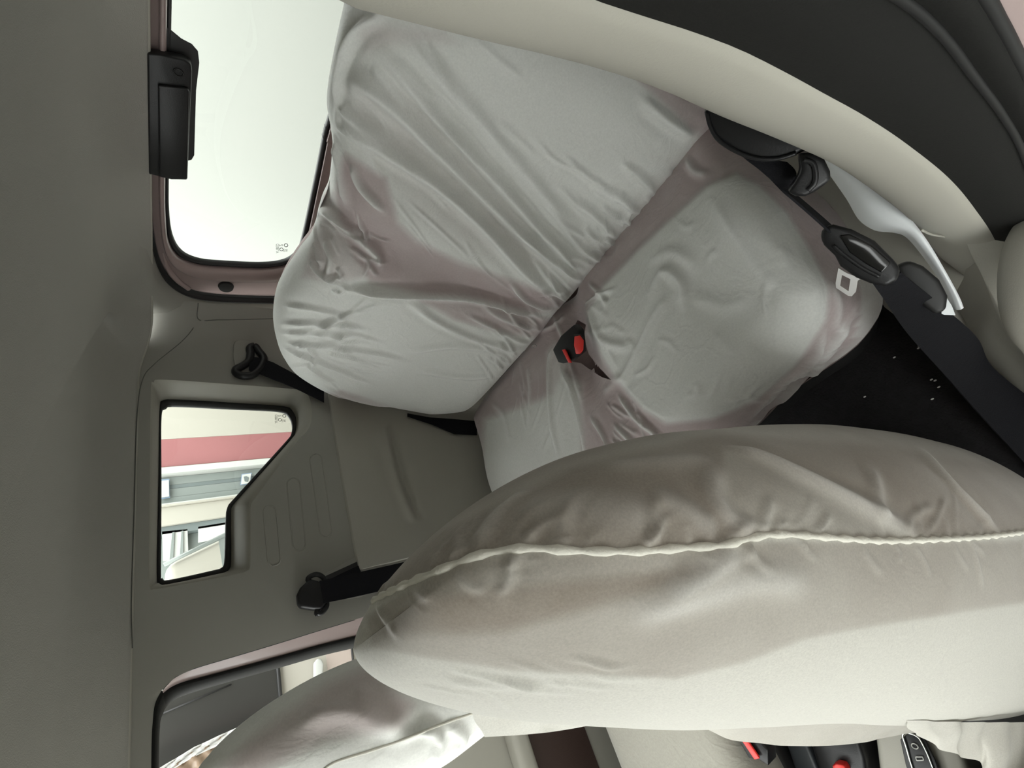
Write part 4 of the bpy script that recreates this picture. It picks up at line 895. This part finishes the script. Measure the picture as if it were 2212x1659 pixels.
notice([(522, 1024), (544, 1021), (541, 1045), (519, 1048)], 'small white notice with a dark picture on the shop glass', True)
notice([(346, 1036), (366, 1034), (367, 1075), (346, 1078)], 'blank white notice at the top corner of the shop glass', False)
for px in [((350, 1148), (405, 1143), (407, 1205), (352, 1212)), ((428, 1138), (490, 1128), (486, 1160), (428, 1172))]:
    pxslab('bright_pane', px, -3.0, X_W, fac, .01, 0)
for px in [((372, 1150), (377, 1149), (374, 1210), (366, 1210)), ((392, 1147), (396, 1146), (396, 1200), (388, 1205))]:
    pxslab('curtain_fold', px, -2.99, X_GL, fac, .01, 0)
# added wall, out of view: blocks light coming from the near side
blk = thing('wall_light_blocker', 'unseen grey wall added to block light at the open near door', 'wall', (1.25, 2, -.32), kind='structure')
slab('wall_face', [(1.22, -1.9, -.32), (1.22, 4.2, -.32), (1.22, 4.2, 2.6), (1.22, -1.9, 2.6)], (1, 0, 0), .2, extmat('light_blocker_grey', (.16, .155, .145)), blk, b=0)
# neighbouring cream car
nc_ = thing('parked_car', 'cream car parked alongside, seen through the far side windows', 'car', (-1.6, 0, -.32))
XC = -1.30
ck = lambda q, x=XC: hit(q, 0, x)
bodyp = [ck((358, 1216)), ck((488, 1155)), ck((560, 1120)), ck((700, 1080)), ck((1000, 1060)), ck((1400, 1300)), ck((1400, 1800)), ck((700, 2000)), ck((352, 2000)), ck((340, 1659)), ck((345, 1400))]
slab('body', bodyp, (-1, 0, 0), 1.2, X_C, nc_, b=.03, seg=3)
tube('edge_rail', [ck(q, XC+.004) for q in [(354, 1220), (420, 1188), (490, 1153), (560, 1120)]], .007, X_GL, nc_)
pxslab('rear_glass', [(472, 1166), (500, 1150), (520, 1240), (482, 1232)], XC+.004, X_GL, nc_, .004, 0)
swn = pxslab('side_window', [(330, 1500), (420, 1462), (598, 1412), (608, 1520), (640, 1560), (330, 1700)], XC+.006, M_DGLASS, nc_, .004, .0)
tube('window_frame', [ck(q, XC+.008) for q in [(596, 1405), (601, 1450), (608, 1530)]], .006, M_BLACK, swn)
tube('window_line', [ck(q, XC+.010) for q in [(340, 1546), (420, 1512), (500, 1478)]], .0022, M_BLACK, swn)
pxslab('lower_body', [(700, 1380), (758, 1360), (764, 1470), (712, 1480)], XC+.004, X_PK, nc_, .003, 0)
hnd = [ck(q, XC+.012) for q in [(676, 1434), (684, 1424), (693, 1426), (697, 1436), (694, 1475), (684, 1490), (676, 1480)]]
slab('door_handle', hnd, (1, 0, 0), .018, X_W, nc_, b=.005)
tube('panel_gap', [ck(q, XC+.006) for q in [(757, 1378), (760, 1400), (764, 1440)]], .004, M_BLACK, nc_)
# film-wrapped brown carton by that car
wp = thing('wrapped_carton', 'brown carton in crinkled clear film outside the far front window', 'carton', tuple(hit((440, 1630), 0, -1.15)))
A = resample([hit(q, 0, -1.15) for q in [(345, 1662), (420, 1617), (500, 1580), (620, 1530)]], 50); B = resample([hit(q, 0, -1.15) for q in [(345, 1900), (420, 1850), (560, 1790), (700, 1700)]], 50)
Vw = np.vstack([lerp(A, B, t)+np.outer(.006*np.sin(np.linspace(0, 1, 50)*60+t*9)*math.sin(t*30), [1, 0, 0]) for t in np.linspace(0, 1, 30)])
mesh('carton_side', Vw, [(i*50+j, i*50+j+1, (i+1)*50+j+1, (i+1)*50+j) for i in range(29) for j in range(49)], extmat('ext_brown', (.25, .18, .125), .25, var=.4, vscale=14), wp)
Ve = np.vstack([lerp(A, B, t)+np.outer(.008*np.sin(np.linspace(0, 1, 50)*33+i*2)+.006, [1, 0, 0]) for i, t in enumerate(np.linspace(-.015, .08, 6))])
mesh('film_edge', Ve, [(i*50+j, i*50+j+1, (i+1)*50+j+1, (i+1)*50+j) for i in range(5) for j in range(49)], mat('ext_film', (.6, .6, .58), .15), wp)
